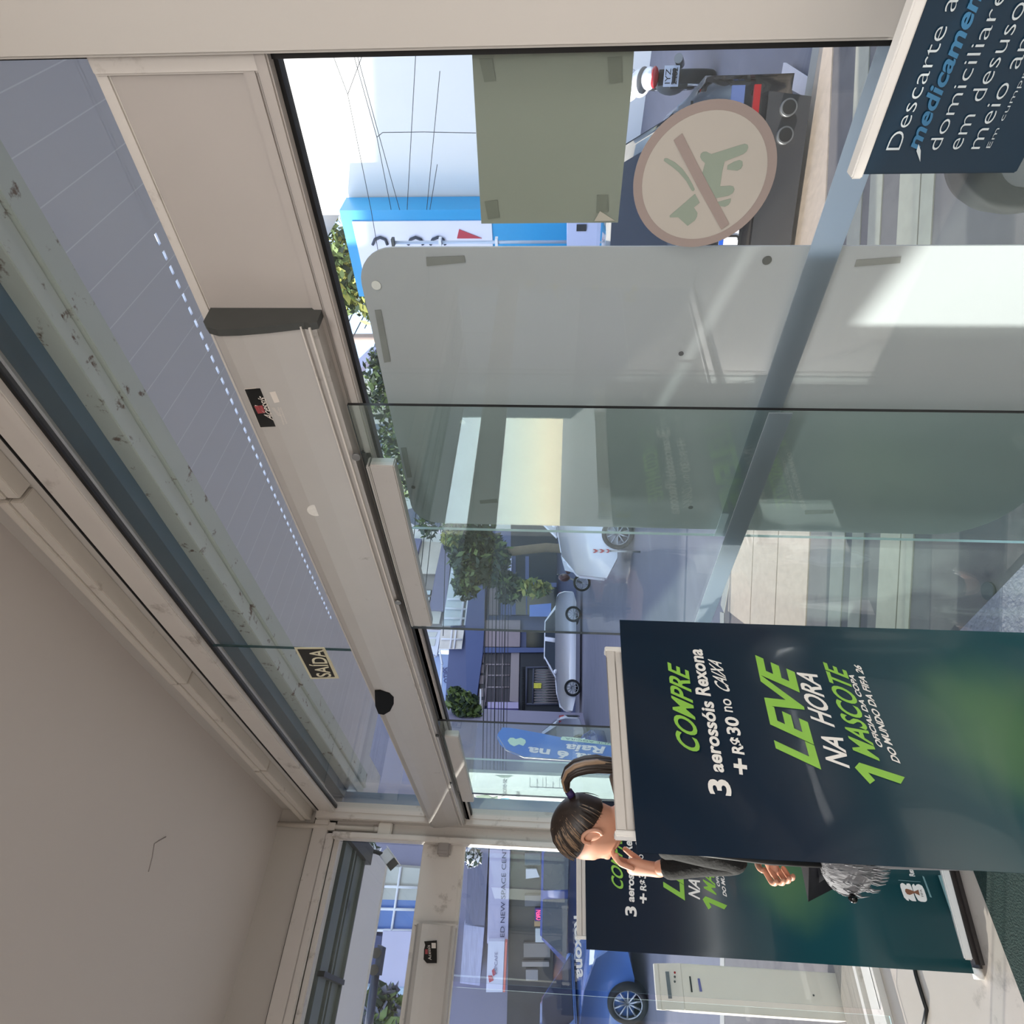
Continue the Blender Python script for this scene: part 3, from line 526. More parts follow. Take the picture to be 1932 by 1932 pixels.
def headmesh(fn, nu=72, nv=54):
    v = []; f = []
    for j in range(nv + 1):
        ph = math.pi * j / nv
        for i in range(nu):
            th = 2 * math.pi * i / nu; v.append(Hd(*fn(math.sin(ph) * math.cos(th), math.sin(ph) * math.sin(th), math.cos(ph))))
    for j in range(nv):
        for i in range(nu): f.append((j * nu + i, (j + 1) * nu + i, (j + 1) * nu + (i + 1) % nu, j * nu + (i + 1) % nu))
    return v, f
hv, hf = headmesh(headp)
def join(*ms):
    v = []; f = []
    for a, b in ms: k = len(v); v += list(a); f += [tuple(k + i for i in q) for q in b]
    return v, f
ear = MB()
for s_ in (1, -1):
    R3 = Matrix((HX, HYv, HZ)).transposed()
    ear.ell(Hd(-.008, s_ * .074, -.012), (.016, .006, .026), R3, 14, 10)
    arc = [Hd(-.008 + .019 * math.cos(a), s_ * (.078 + .004 * math.sin(a * .5)), -.008 + .030 * math.sin(a)) for a in [math.radians(t) for t in range(20, 300, 20)]]
    ear.tube(arc, .0055, 8)
nv_, nf_ = remesh(*join((bv, bf), (hv, hf)), .0065, 3)
# hands: palm and five bent fingers each, rooted in the wrist
def hand(wr, d, nrm, side, curl, sc=1.0):
    """wr wrist point, d finger direction, nrm palm facing, side towards the thumb (all f,l,u)"""
    wr, d, nrm, side = [Vector(q) for q in (wr, d, nrm, side)]; d.normalize(); nrm = (nrm - d * nrm.dot(d)).normalized(); side = (side - d * side.dot(d) - nrm * side.dot(nrm)).normalized(); out = []
    vs = {'v': (tuple(wr - d * .045), .024), 'w': (tuple(wr), (.024, .019))}; es = [('v', 'w')]
    vs['p'] = (tuple(wr + d * .045 * sc), (.030, .016)); es.append(('w', 'p')); vs['k'] = (tuple(wr + d * .08 * sc), (.032, .014)); es.append(('p', 'k')); out.append(skin(vs, es))
    for i, (o, ln_) in enumerate(((.030, .072), (.010, .080), (-.010, .074), (-.029, .058))):
        p = wr + d * .072 * sc + side * o * sc; vs = {'a0': (tuple(p - d * .02), .0085)}; es = []; ang = curl * (.35 + .06 * i); dd = d.copy(); q = p
        for s_ in range(3):
            dd = (d * math.cos(ang) + nrm * math.sin(ang)); q = q + dd * ln_ * sc * (.46, .31, .25)[s_]; vs['a%d' % (s_ + 1)] = (tuple(q), (.0085, .0078, .0066)[s_]); es.append(('a%d' % s_, 'a%d' % (s_ + 1))); ang += curl * .75
        out.append(skin(vs, es))
    p = wr + d * .022 * sc + side * .022 * sc; t1 = p + (side * .75 + d * .6 + nrm * .35).normalized() * .034 * sc; t2 = t1 + (side * .25 + d * .9 + nrm * .45).normalized() * .030 * sc; t3 = t2 + (d * .9 + nrm * .6 - side * .1).normalized() * .022 * sc
    out.append(skin({'a': (tuple(p), .012), 'b': (tuple(t1), .0105), 'c': (tuple(t2), .009), 'd': (tuple(t3), .0075)}, [('a', 'b'), ('b', 'c'), ('c', 'd')]))
    return join(*out)
h1 = hand((.160, .04, 1.345), (-.02, -.10, 1), (-1, -.25, 0), (.2, -1, 0), .75)
h2 = hand((.12, -.02, .99), (.45, .9, -.15), (-.9, .3, 0), (0, 0, 1), .8)
mb = MB(); v, f = join((nv_, nf_), (ear.v, ear.f), h1, h2); mb.add(v, f, 0, True)
SKIN = mat('skin', (205, 150, 124), .5, var=.07, scale=14); SKIN.node_tree.nodes['Principled BSDF'].inputs['Subsurface Weight'].default_value = .12; SKIN.node_tree.nodes['Principled BSDF'].inputs['Subsurface Radius'].default_value = (.02, .008, .005)
wo_ = thing('person', 'woman with dark ponytail, black jacket, hand at her mouth, between the two banners', 'person', FB)
mb.build('body', SKIN, wo_, smooth=True)
hairm = mat('hair_brown', (46, 35, 29), .42, var=.6, scale=30, stretch=(3, 3, .6)); hairl = mat('hair_light', (150, 122, 96), .4, var=.2)
TIE = Vector((-.098, 0, .062))
def hairline(x): return -.072 + min(1, max(0, (x + .050) / .045)) * .072 + min(1, max(0, x / .07)) * .065
def hairf(dx, dy, dz):
    x, y, z = headp(dx, dy, dz, 1.001); k = z - hairline(x) - (.012 * math.exp(-((x + .008) / .02) ** 2)); t = min(1, max(0, k / .012)); s_ = .93 + t * .155 if t < 1 else 1.085
    return x * s_ + (-.004 if dx < 0 else 0), y * s_, z * s_ + .002
hv, hf = headmesh(hairf); mb = MB().add(hv, hf, 0, True)
rnd = random.Random(3)
def surf(p, k):   # push a head-frame point out to the hair surface
    q = Vector((p.x / .094, p.y / .074, p.z / .108)); q.normalize(); return Vector((q.x * .094 * k, q.y * .074 * k, q.z * .108 * k))
for i in range(260):
    a = rnd.uniform(-2.3, 2.3); x0 = .085 * math.cos(a); y0 = .072 * math.sin(a); z0 = hairline(x0) + rnd.uniform(.012, .06)
    p0 = Vector((x0, y0, z0)); pts = []
    for t in [i_ / 7 for i_ in range(8)]:
        p = p0.lerp(TIE, t); q = surf(p, 1.098 + rnd.uniform(0, .008)); pts.append(Hd(q.x, q.y, q.z))
    mb.tube(pts, [.0006, .0014, .0018, .002, .002, .002, .0018, .0012], 4, m=1 if rnd.random() < .34 else 0)
mb.build('hair', [hairm, hairl], wo_)
tp = Hd(-.104, 0, .066)
PN = FL; pw = lambda x, y, d=0.0: onP(x, y, HC, PN) + FL * d
mb = MB(); path = [(1078, 1500), (1069, 1488), (1067, 1472), (1074, 1458), (1088, 1449), (1106, 1444), (1126, 1442), (1150, 1444), (1180, 1447), (1215, 1450)]
for k in range(34):
    o = rnd.uniform(-1, 1); o2 = rnd.uniform(-1, 1); pts = []; n_ = len(path) - (rnd.random() < .4)
    for i in range(n_):
        wdt = (.15, .5, .8, 1, 1.15, 1.25, 1.25, 1.15, .95, .6)[i]; x, y = path[i]; nx, ny = path[min(i + 1, len(path) - 1)]; px_, py_ = path[max(i - 1, 0)]; t = Vector((nx - px_, ny - py_)).normalized()
        pts.append(pw(x - t.y * o * 7.5 * wdt, y + t.x * o * 7.5 * wdt, o2 * .016 * wdt))
    mb.tube(pts, [.003 + .0015 * min(i, 4) if i < len(pts) - 2 else .0035 for i in range(len(pts) - 1)] + [.0008], 6, m=1 if rnd.random() < .12 else 0)
mb.build('ponytail', [hairm, hairl], wo_)
a, b = pw(1079, 1502), pw(1072, 1492); MB().tube([a, b], [.013, .012], 14).build('hair_tie', mat('purple_band', (48, 30, 84), .6), wo_)
JK = mat('black_jacket', (12, 12, 13), .9, var=.4, scale=60, bump=.4)
jk = {'pel': ((0, 0, .95), (.135, .115)), 'sp': ((0, 0, 1.06), (.14, .11)), 'ch': ((0, 0, 1.2), (.15, .115)), 'uc': ((0, 0, 1.315), (.12, .095)), 'nb': ((-.005, 0, 1.37), .07),
      'sL': ((0, .155, 1.315), .066), 'eL': ((.07, .12, 1.10), .050), 'mL': ((.11, .08, 1.22), .042), 'wL': ((.158, .045, 1.325), .036), 'sR': ((0, -.155, 1.315), .066), 'eR': ((.02, -.18, 1.06), .054), 'wR': ((.10, -.05, .995), .038)}
v, f = skin(jk, [('pel', 'sp'), ('sp', 'ch'), ('ch', 'uc'), ('uc', 'nb'), ('uc', 'sL'), ('sL', 'eL'), ('eL', 'mL'), ('mL', 'wL'), ('uc', 'sR'), ('sR', 'eR'), ('eR', 'wR')]); MB().add(v, f, 0, True).build('jacket', JK, wo_)
TR_ = mat('dark_trousers', (30, 32, 40), .8)
tr = {'pel': ((0, 0, .92), (.15, .12)), 'hL': ((0, .085, .86), .10), 'kL': ((.02, .09, .48), .066), 'aL': ((-.01, .095, .11), .055), 'hR': ((0, -.085, .86), .10), 'kR': ((.02, -.09, .48), .066), 'aR': ((-.01, -.095, .11), .055)}
v, f = skin(tr, [('pel', 'hL'), ('hL', 'kL'), ('kL', 'aL'), ('pel', 'hR'), ('hR', 'kR'), ('kR', 'aR')]); MB().add(v, f, 0, True).build('trousers', TR_, wo_)
for s_ in (1, -1):
    v, f = skin({'a': ((-.03, s_ * .095, .05), .048), 'b': ((.06, s_ * .10, .042), .044), 'c': ((.15, s_ * .11, .036), .036)}, [('a', 'b'), ('b', 'c')]); MB().add(v, f, 0, True).build('shoe', BLACK, wo_)
COLR = mat('ribbed_collar', (112, 96, 86), .85, var=.35, scale=50, stretch=(1, 1, 4), bump=.5)
mb = MB()
for k in range(4):
    ring = [Wm(-.012 + (.062 + .004 * (k % 2)) * math.cos(t) - k * .004, (.060 + .004 * (k % 2)) * math.sin(t), 1.375 + k * .022 + .02 * -math.cos(t)) for t in [2 * math.pi * i / 24 for i in range(25)]]
    mb.tube(ring, .0135, 8, caps=False)
mb.build('collar', COLR, wo_)
mb = MB(); mb.ell(Wm(.21, .10, .985), (.05, .035, .05)); v, f = [], []
# grey furry shoulder bag and pale bag carried by the woman
FUR = mat('grey_fur', (120, 120, 124), .9, var=.6, scale=70, stretch=(1, 1, .25), bump=1)
bg_ = thing('handbag', 'grey furry handbag with dark clasp hanging in front of the woman', 'handbag', Wm(.20, .12, .76))
c = Wm(.03, .19, .84); mb = MB()
mb.ell(c, (.085, .04, .075), Matrix((FF, FL, FU)).transposed(), 28, 18)
for i in range(260):
    th = rnd.uniform(0, 6.28); ph = rnd.uniform(.2, 2.9); q = c + FF * .085 * math.sin(ph) * math.cos(th) + FL * .04 * math.sin(ph) * math.sin(th) + FU * .075 * math.cos(ph); o = (q - c).normalized()
    mb.tube([q, q + o * .008 - FU * .012, q + o * .006 - FU * .03], [.002, .0015, .0003], 4)
mb.build('bag_body', FUR, bg_)
MB().tube([Wm(.04, .19, .90), Wm(.04, .19, 1.05), Wm(.02, .20, 1.25), Wm(-.01, .16, 1.385)], .008, 8).build('strap', BLACK, bg_)
cl_ = c + FF * .08 + FL * .03; MB().ell(cl_, (.012, .012, .012), None, 12, 8).build('clasp', BLKGLOSS, bg_)
pbm = filmmat('white_bag', (226, 232, 240), .05, .4)
pc = Wm(-.05, .20, .63); mb = MB(); nu, nv2 = 22, 16
vsx = []; fsx = []
for j in range(nv2 + 1):
    t = j / nv2; rr = .010 + .058 * math.sin(math.pi * min(1, t * 1.05)) ** .7 * (1 if t > .35 else .35 + t * 1.85)
    for i in range(nu): a = 2 * math.pi * i / nu; w_ = rr * (1 + .10 * math.sin(5 * a + 3 * t)); vsx.append(pc + FF * w_ * math.cos(a) + FL * w_ * .45 * math.sin(a) + FU * (.16 - .30 * t))
for j in range(nv2):
    for i in range(nu): fsx.append((j * nu + i, (j + 1) * nu + i, (j + 1) * nu + (i + 1) % nu, j * nu + (i + 1) % nu))
mb.add(vsx, fsx, 0, True); tag(mb.build('shopping_bag', pbm), 'white plastic shopping bag carried low beside the front banner', 'bag')
# ================================================================ ground outside
s2 = math.sqrt(2)
uv = lambda u, v, z: Vector(((u - v) / s2, (u + v) / s2, z))
WALK = mat('pavement_grey', (112, 106, 106), .9, var=.16, scale=9, bump=.25, dirt=((92, 88, 90), .55, .7, 2.5))
TAN = mat('pavement_tan', (196, 176, 158), .9, var=.14, scale=14, bump=.3)
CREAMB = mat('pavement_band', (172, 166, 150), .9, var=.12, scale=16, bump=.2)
ROAD = mat('asphalt', (112, 110, 122), .85, var=.15, scale=5, bump=.2, stretch=(1, .35, 1))
K0, K1 = uv(7.5, 2.486, 0), uv(-1.3, 6.07, 0)
sw = [K0 - Vector((0, 0, .3)), K1 - Vector((0, 0, .3)), Vector((-8.2, -.6, -.3)), Vector((-8.2, -30, -.3)), Vector((-3.98, -30, -.3)), Vector((-3.98, 1.11, -.3)), Vector((3.5, 1.11, -.3))]
struct('ground_pavement', MB().prism(sw[::-1], (0, 0, .27)), WALK)
kb = MB()
for a, b in ((K0, K1), (K1, Vector((-8.2, -.6, 0))), (Vector((-8.2, -.6, 0)), Vector((-8.2, -30, 0)))):
    d = (b - a).normalized(); nn2 = Vector((d.y, -d.x, 0)); kb.prism([a + Vector((0, 0, -.3)), b + Vector((0, 0, -.3)), b + nn2 * .14 + Vector((0, 0, -.3)), a + nn2 * .14 + Vector((0, 0, -.3))], (0, 0, .275))
struct('ground_kerb', kb, mat('kerb_stone', (170, 165, 158), .9, var=.1, scale=8))
def strip(v0, v1, u0, u1, z1): return [uv(u0, v0, -.03), uv(u1, v0, -.03), uv(u1, v1, -.03), uv(u0, v1, -.03)]
ue = lambda v: 2.85 - (v - 4.38) * 2.455 - .03
for k, (v0, v1) in enumerate(((4.18, 4.72), (4.735, 5.28), (5.295, 5.93))):
    struct('ground_slab_row', MB().prism([uv(-1.25, v0, -.03), uv(ue(v0), v0, -.03), uv(ue(v1), v1, -.03), uv(-1.25, v1, -.03)], (0, 0, .008)), TAN)
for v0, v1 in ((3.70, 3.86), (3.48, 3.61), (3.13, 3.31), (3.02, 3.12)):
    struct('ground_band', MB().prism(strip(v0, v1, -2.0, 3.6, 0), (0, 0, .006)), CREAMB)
PEB = mat('pebble_apron', (150, 148, 160), .8, var=.35, scale=60, bump=1.0)
struct('ground_apron', MB().box((-3.9, 1.112, -.06), (3.5, 1.44, -.018)), PEB)
MAN = tag(MB().tube([onZ(1868, 1115, -.03), onZ(1868, 1115, -.03) + Vector((0, 0, .012))], .035, 20).build('floor_socket', DARKP), 'small round dark floor socket set in the grey pavement', 'floor socket')
n1 = Vector((-.92, .384, 0)); t1_ = Vector((.384, .92, 0))
def rz_(d): return -.15 + max(0, d - 8) * .025
mb = MB()
ds_ = [-40, 8, 12, 16, 20, 24, 60]
for a, b in zip(ds_[:-1], ds_[1:]):
    P4 = [n1 * a + t1_ * -70, n1 * b + t1_ * -70, n1 * b + t1_ * 90, n1 * a + t1_ * 90]; Zs = [rz_(a), rz_(min(b, 24)), rz_(min(b, 24)), rz_(a)]
    mb.add([Vector((p.x, p.y, z)) for p, z in zip(P4, Zs)], [(0, 1, 2, 3)])
struct('ground_road', mb, ROAD)
# ================================================================ helpers for the buildings across the street
class Fac:
    def __init__(s, y, dist, e):
        v = ray(1030, y); v.z = 0; v.normalize(); s.o = v * dist; s.e = Vector((e[0], e[1], 0)).normalized(); s.n = Vector((s.e.y, -s.e.x, 0))
        if s.n.dot(-s.o) < 0: s.n = -s.n
    def p(s, x, y, out=0.0): return onP(x, y, s.o + s.n * out, s.n)
    def poly(s, mb, pts, out=.05, th=.1, m=0, tr=None):
        q = [s.p(*(tr(*a) if tr else a), out) for a in pts]; return mb.prism(q, -s.n * th, m)
    def rect(s, mb, x0, x1, y0, y1, out=.05, th=.1, m=0):
        xm, ym = (x0 + x1) / 2, (y0 + y1) / 2; a, b = s.p(x0, ym, out).z, s.p(x1, ym, out).z; c, d = s.p(xm, y0, out), s.p(xm, y1, out)
        return mb.prism([Vector((c.x, c.y, a)), Vector((d.x, d.y, a)), Vector((d.x, d.y, b)), Vector((c.x, c.y, b))], -s.n * th, m)
    def mass(s, mb, x0, y0, y1, depth, zb=-.2, out=0, m=0):
        a = s.p(x0, (y0 + y1) / 2, out).z; c, d = s.p(1000, y0, out), s.p(1000, y1, out)
        return mb.prism([Vector((c.x, c.y, zb)), Vector((d.x, d.y, zb)), Vector((d.x, d.y, a)), Vector((c.x, c.y, a))], -s.n * depth, m)
F1 = Fac(1200, 31, (.384, .92))
A1 = lambda x, y: (700 + x * .11387, 960 + y * .11387)
A2 = lambda x, y: (900 + x * .11387, 940 + y * .11387)
A3 = lambda x, y: (760 + x * .18634, 1170 + y * .18634)
def bmat(n_, c, r=.7, v=.06, sc=1.5, **k): return mat(n_, c, r, var=v, scale=sc, **k)
NAVY = bmat('b_navy', (84, 96, 138)); PURP = bmat('b_purple', (130, 124, 146)); BEIGE = bmat('b_beige', (164, 154, 148)); CREAM = bmat('b_cream', (228, 218, 200)); WHT = bmat('b_white', (225, 225, 230)); LBLUE = bmat('b_lightblue', (172, 186, 216))
DGL = mat('b_dark_glass', (26, 36, 46), .12, var=.4, scale=1.2); BGL = mat('b_blue_glass', (74, 124, 176), .15, var=.25, scale=.8); WGL = mat('b_pale_glass', (206, 214, 216), .3, var=.12, scale=1.5); BRN = bmat('b_brown_window', (58, 50, 62), .4, .4); TANB = bmat('b_tan', (160, 148, 150)); WOODP = mat('b_panel', (158, 144, 150), .7, var=.12, scale=3, stretch=(1, 1, 8)); SHUT = mat('b_shutter', (104, 92, 152), .6, var=.15, scale=3, stretch=(8, 8, 1)); GATE = bmat('b_gate', (34, 37, 48), .5)
def bt(name, label, cat, x, y, group='shops and houses across the street', F=None):
    F = F or F1; p = F.p(x, y); return thing(name, label, cat, (p.x, p.y, 0), group)
def one(F, par, name, m_, pts, out=.05, th=.12, tr=None): mb = MB(); F.poly(mb, pts, out, th, 0, tr); return mb.build(name, m_, par)
# office block with purple canopies
FO = Fac(1090, 41, (.384, .92)); F1s = F1; F1 = FO
ob = bt('office_building', 'beige office block with two purple canopies far across the street', 'building', 1000, 1090, F=FO)
mb = MB(); F1.mass(mb, 735, 958, 1190, 9); mb.build('wall', BEIGE, ob)
one(F1, ob, 'upper_canopy', bmat('b_purple2', (132, 130, 158)), [(650, 300), (880, 340), (670, 1070), (465, 1070)], .9, .8, A1)
one(F1, ob, 'blue_glazing', BGL, [(465, 1075), (660, 1075), (560, 1540), (480, 1260)], .3, .2, A1)
one(F1, ob, 'edge_beam', bmat('b_edge', (92, 108, 150)), [(665, 1070), (725, 1070), (615, 1800), (550, 1560)], .5, .3, A1)
one(F1, ob, 'poster_panel', mat('b_poster', (216, 205, 190), .6, var=.3, scale=.9), [(880, 345), (1190, 560), (1065, 1075), (725, 1070)], .5, .2, A1)
one(F1, ob, 'lower_canopy', PURP, [(1175, 570), (1330, 760), (1230, 1680), (960, 1665), (1065, 1075)], .9, .8, A1)
for q_ in ([(830, 1345), (1005, 1345), (990, 1430), (815, 1430)], [(850, 1460), (985, 1460), (975, 1525), (835, 1525)], [(825, 1535), (970, 1535), (950, 1625), (775, 1620)], [(490, 370), (640, 370), (600, 450), (480, 450)], [(500, 480), (590, 480), (555, 650), (420, 645)]):
    f_ = one(F1, ob, 'window', bmat('b_frame', (60, 58, 66)), q_, .12, .1, A1); c_ = (sum(a for a, b in q_) / 4, sum(b for a, b in q_) / 4)
    mb = MB(); F1.poly(mb, [(c_[0] + (a - c_[0]) * .84, c_[1] + (b - c_[1]) * .84) for a, b in q_], .16, .05, 0, A1); mb.build('window_pane', WGL, ob)
one(F1, ob, 'cream_bay', CREAM, [(960, 1690), (1170, 1690), (1130, 1900), (915, 1900)], .3, .2, A1)
F1 = F1s
# shop block
sb_ = bt('shop_building', 'long shop building with navy fascia and white glazed strip across the street', 'building', 1000, 1200)
mb = MB(); F1.mass(mb, 850, 1000, 1365, 8, out=.0); mb.build('wall', bmat('b_shopwall', (96, 104, 140)), sb_)
one(F1, sb_, 'glazed_strip', WGL, [(1340, 900), (1610, 870), (1480, 1930), (1180, 1930), (1225, 1650)], .25, .2, A1)
for a, b in ((((1330, 1045), (1590, 1055))), ((1315, 1195), (1650, 1205)), ((1265, 1495), (1610, 1505)), ((1228, 1645), (1590, 1665)), ((1205, 1810), (1570, 1820)), ((1610, 870), (1485, 1930)), ((1655, 1095), (1560, 1930))):
    mb = MB().tube([F1.p(*A1(*a), .32), F1.p(*A1(*b), .32)], .06, 6); mb.build('glazing_bar', WHT, sb_)
one(F1, sb_, 'window_row', mat('b_rowglass', (110, 118, 130), .2, var=.6, scale=3), [(1590, 1100), (1655, 1095), (1560, 1930), (1480, 1930)], .2, .1, A1)
one(F1, sb_, 'fascia', NAVY, [(1655, 1100), (1925, 1060), (1850, 2400), (1700, 3500), (1590, 3500), (1560, 1930)], .5, .45, A1)
one(F1, sb_, 'glazed_strip', mat('b_stripcream', (214, 208, 200), .4, var=.2, scale=3), [(385, 90), (620, 100), (595, 290), (365, 290)], .3, .2, A3)
for a, b in (((500, 100), (480, 290)), ((390, 190), (600, 195)), ((540, 100), (520, 290))): MB().tube([F1.p(*A3(*a), .36), F1.p(*A3(*b), .36)], .045, 6).build('glazing_bar', WHT, sb_)
one(F1, sb_, 'timber_panel', WOODP, [(805, 0), (1190, 0), (1185, 270), (795, 270)], .25, .2, A3)
one(F1, sb_, 'dark_window', BRN, [(780, 335), (1090, 335), (1075, 825), (735, 890)], .15, .1, A3)
for a, b in (((840, 450), (1085, 450)), ((850, 560), (1080, 560)), ((840, 680), (1078, 680)), ((940, 340), (930, 830)), ((1010, 340), (1000, 830)), ((860, 440), (835, 830))): MB().tube([F1.p(*A3(*a), .2), F1.p(*A3(*b), .2)], .04, 6).build('window_bar', TANB, sb_)
for y_ in (345, 450, 560, 690, 810): one(F1, sb_, 'facing_tile', TANB, [(775, y_), (835, y_), (825, y_ + 85), (765, y_ + 85)], .22, .1, A3)
one(F1, sb_, 'tan_beam', TANB, [(1095, 330), (1180, 330), (1170, 830), (1080, 820)], .3, .2, A3)
one(F1, sb_, 'blue_pillar', NAVY, [(780, 275), (1500, 280), (1500, 325), (780, 330)], .4, .3, A3)
one(F1, sb_, 'dark_opening', DGL, [(1250, 120), (1490, 120), (1490, 275), (1250, 275)], .2, .1, A3)
one(F1, sb_, 'gate_panel', GATE, [(1190, 335), (1560, 335), (1600, 930), (1185, 930)], .25, .1, A3)
for k in range(26):
    y_ = 500 + k * 13.5; MB().tube([F1.p(*A3(1325, y_), .34), F1.p(*A3(1570, y_), .34)], .022, 5).build('gate_bar', TANB if k % 2 else STEEL, sb_)
for k in range(30):
    y_ = 480 + k * 15; MB().tube([F1.p(*A3(1205, y_), .34), F1.p(*A3(1235, y_), .34)], .02, 5).build('railing_bar', BLACK, sb_)
for a, b in (((1250, 480), (1590, 470)), ((1250, 850), (1600, 850)), ((1255, 470), (1250, 850)), ((1325, 490), (1315, 850))): MB().tube([F1.p(*A3(*a), .36), F1.p(*A3(*b), .36)], .05, 6).build('gate_frame', bmat('b_gf', (74, 76, 90)), sb_)
one(F1, sb_, 'yellow_notice', mat('b_yellow', (216, 206, 70), .5, var=.2, scale=9), [(1327, 637), (1403, 637), (1400, 690), (1325, 690)], .42, .04, A3)
one(F1, sb_, 'roller_shutter', SHUT, [(865, 890), (1170, 900), (1170, 1060), (855, 1060)], .5, .3, A3)
one(F1, sb_, 'shutter_box', bmat('b_lilac', (190, 178, 214)), [(855, 828), (1170, 830), (1170, 895), (852, 890)], .6, .4, A3)
# bank branch
bk = bt('bank_branch', 'bank branch with dark glass front and white Banrisul sign across the street', 'building', 1000, 1080)
one(F1, bk, 'glass_front', DGL, [(560, 250), (1320, 250), (1320, 1930), (560, 1930)], .45, .3, A2)
one(F1, bk, 'stone_band', bmat('b_stone', (120, 108, 112)), [(215, 1340), (350, 1340), (350, 1930), (190, 1930)], .3, .2, A2)
for x0, x1, y0, y1 in ((560, 1320, 1400, 1470), (800, 860, 960, 1400), (570, 640, 960, 1930), (810, 830, 1470, 1930)): one(F1, bk, 'front_mullion', NAVY, [(x0, y0), (x1, y0), (x1, y1), (x0, y1)], .5, .1, A2)
one(F1, bk, 'blue_pillar', NAVY, [(400, 1650), (550, 1650), (560, 1930), (400, 1930)], .5, .3, A2)
one(F1, bk, 'sign_box', bmat('b_signwhite', (206, 206, 230)), [(388, 930), (575, 930), (550, 1645), (335, 1620)], 1.0, .4, A2)
MB().text('Banrisul', F1.p(*A2(503, 1283), 1.03), F1.p(*A2(520, 905), 1.03), F1.p(*A2(412, 1278), 1.03), bold=.02).build('lettering', mat('b_ink', (20, 34, 84), .5), bk)
for k in range(2): one(F1, bk, 'sign_emblem', mat('b_ink2', (60, 110, 200), .5), [(400 + k * 45, 1310), (440 + k * 45, 1290), (465 + k * 40, 1370), (430 + k * 45, 1345)], 1.03, .02, A2)
one(F1, bk, 'blue_poster', bmat('b_poster_blue', (120, 150, 220)), [(870, 1770), (1230, 1740), (1220, 1960), (870, 1960)], .55, .05, A2)
# pale blue house
FH = Fac(1310, 40.5, (.384, .92)); F1 = FH
bh = bt('blue_house', 'pale blue house with white framed balcony and small wall lettering across the street', 'building', 1000, 1330, F=FH)
mb = MB(); F1.mass(mb, 780, 1240, 1380, 8, out=-.3); mb.build('wall', LBLUE, bh)
one(F1, bh, 'white_bay', WHT, [(95, 95), (385, 100), (345, 360), (190, 290), (130, 270)], .25, .5, A3)
for q_ in ([(105, 125), (150, 128), (145, 160), (108, 160)], [(165, 128), (205, 130), (200, 165), (158, 162)], [(112, 190), (150, 192), (150, 220), (125, 220)], [(165, 192), (200, 194), (195, 225), (162, 222)], [(230, 120), (350, 122), (330, 170), (225, 168)], [(225, 190), (335, 192), (320, 260), (215, 250)]): one(F1, bh, 'window', BGL if q_[0][0] < 220 else mat('b_w%d' % q_[0][1], (200, 200, 190), .3), q_, .3, .05, A3)
one(F1, bh, 'balcony_glazing', BGL, [(585, 340), (725, 340), (670, 870), (535, 780)], .35, .1, A3)
for a, b in (((365, 295), (735, 300)), ((735, 300), (680, 890)), ((600, 310), (525, 930)), ((590, 460), (715, 462)), ((575, 610), (695, 610)), ((560, 765), (680, 768)), ((370, 300), (400, 450)), ((395, 450), (380, 900)), ((200, 365), (340, 368))): MB().tube([F1.p(*A3(*a), .45), F1.p(*A3(*b), .45)], .07, 6).build('balcony_frame', WHT, bh)
MB().text('OTIPS', F1.p(850, 1289, -.2), F1.p(847, 1259, -.2), F1.p(838, 1289, -.2), bold=.02).build('lettering', bmat('b_grey_letters', (90, 92, 130)), bh)
one(F1, bh, 'sign_swash', BLACK, [(478, 475), (492, 500), (486, 545), (478, 600), (488, 640), (470, 600), (470, 540)], -.18, .04, A3)
F1 = F1s
# grey wall behind the glass leaf
gw = bt('grey_house', 'low grey rendered house with ivy covered flank, beyond the left glass leaf', 'building', 1000, 1440)
mb = MB(); F1.mass(mb, 885, 1366, 1560, 6, out=.2); mb.build('wall', bmat('b_greyw', (128, 132, 130), .8, .15), gw); mb = MB(); F1.mass(mb, 832, 1366, 1600, 6, out=-2); mb.build('upper_wall', bmat('b_greyd', (84, 88, 82), .9, .4, 3), gw)
one(F1, gw, 'lamp_pole', WHT, [(905, 1300), (905, 1398), (908, 1398), (908, 1300)], 1.2, .05)
# houses seen above the sign board, farther away
F3 = Fac(800, 46, (.15, .99))
gh = bt('apartment_building', 'grey apartment house with lilac parapet seen above the sign board', 'building', 900, 680, F=F3)
mb = MB(); F3.mass(mb, 700, 640, 712, 10); mb.build('wall', bmat('b_g1', (120, 122, 136)), gh); one(F3, gh, 'parapet', bmat('b_g2', (196, 192, 220)), [(640, 712), (700, 655), (712, 655), (668, 712)], .3, 1.0)
one(F3, gh, 'air_conditioner', WHT, [(690, 696), (712, 696), (712, 704), (690, 704)], .4, .3)
ch = bt('balcony_building', 'cream apartment house with white balconies above the sign board', 'building', 900, 790, F=F3)
mb = MB(); F3.mass(mb, 668, 713, 865, 10); mb.build('wall', bmat('b_c1', (236, 228, 214)), ch)
for q_ in ((672, 712, 712, 722), (678, 722, 727, 738), (690, 745, 757, 770)): mb = MB(); F3.rect(mb, q_[0], q_[1], q_[2], q_[3], .9, .8); mb.build('balcony', CREAM, ch)
for q_ in ((680, 745, 724, 727), (690, 735, 740, 756), (700, 760, 772, 786), (705, 760, 800, 812), (712, 770, 822, 850)): mb = MB(); F3.rect(mb, q_[0], q_[1], q_[2], q_[3], .2, .1); mb.build('window', bmat('b_win%d' % q_[2], (104, 110, 124), .4, .3), ch)
yh = bt('yellow_building', 'small yellowish building with flat front above the far end of the sign board', 'building', 900, 910, F=F3)
mb = MB(); F3.mass(mb, 708, 866, 893, 9); mb.build('wall', bmat('b_y2', (150, 166, 196)), yh); mb = MB(); F3.rect(mb, 712, 766, 895, 931, .5, 2); mb.build('flat_front', bmat('b_y1', (238, 222, 184)), yh)
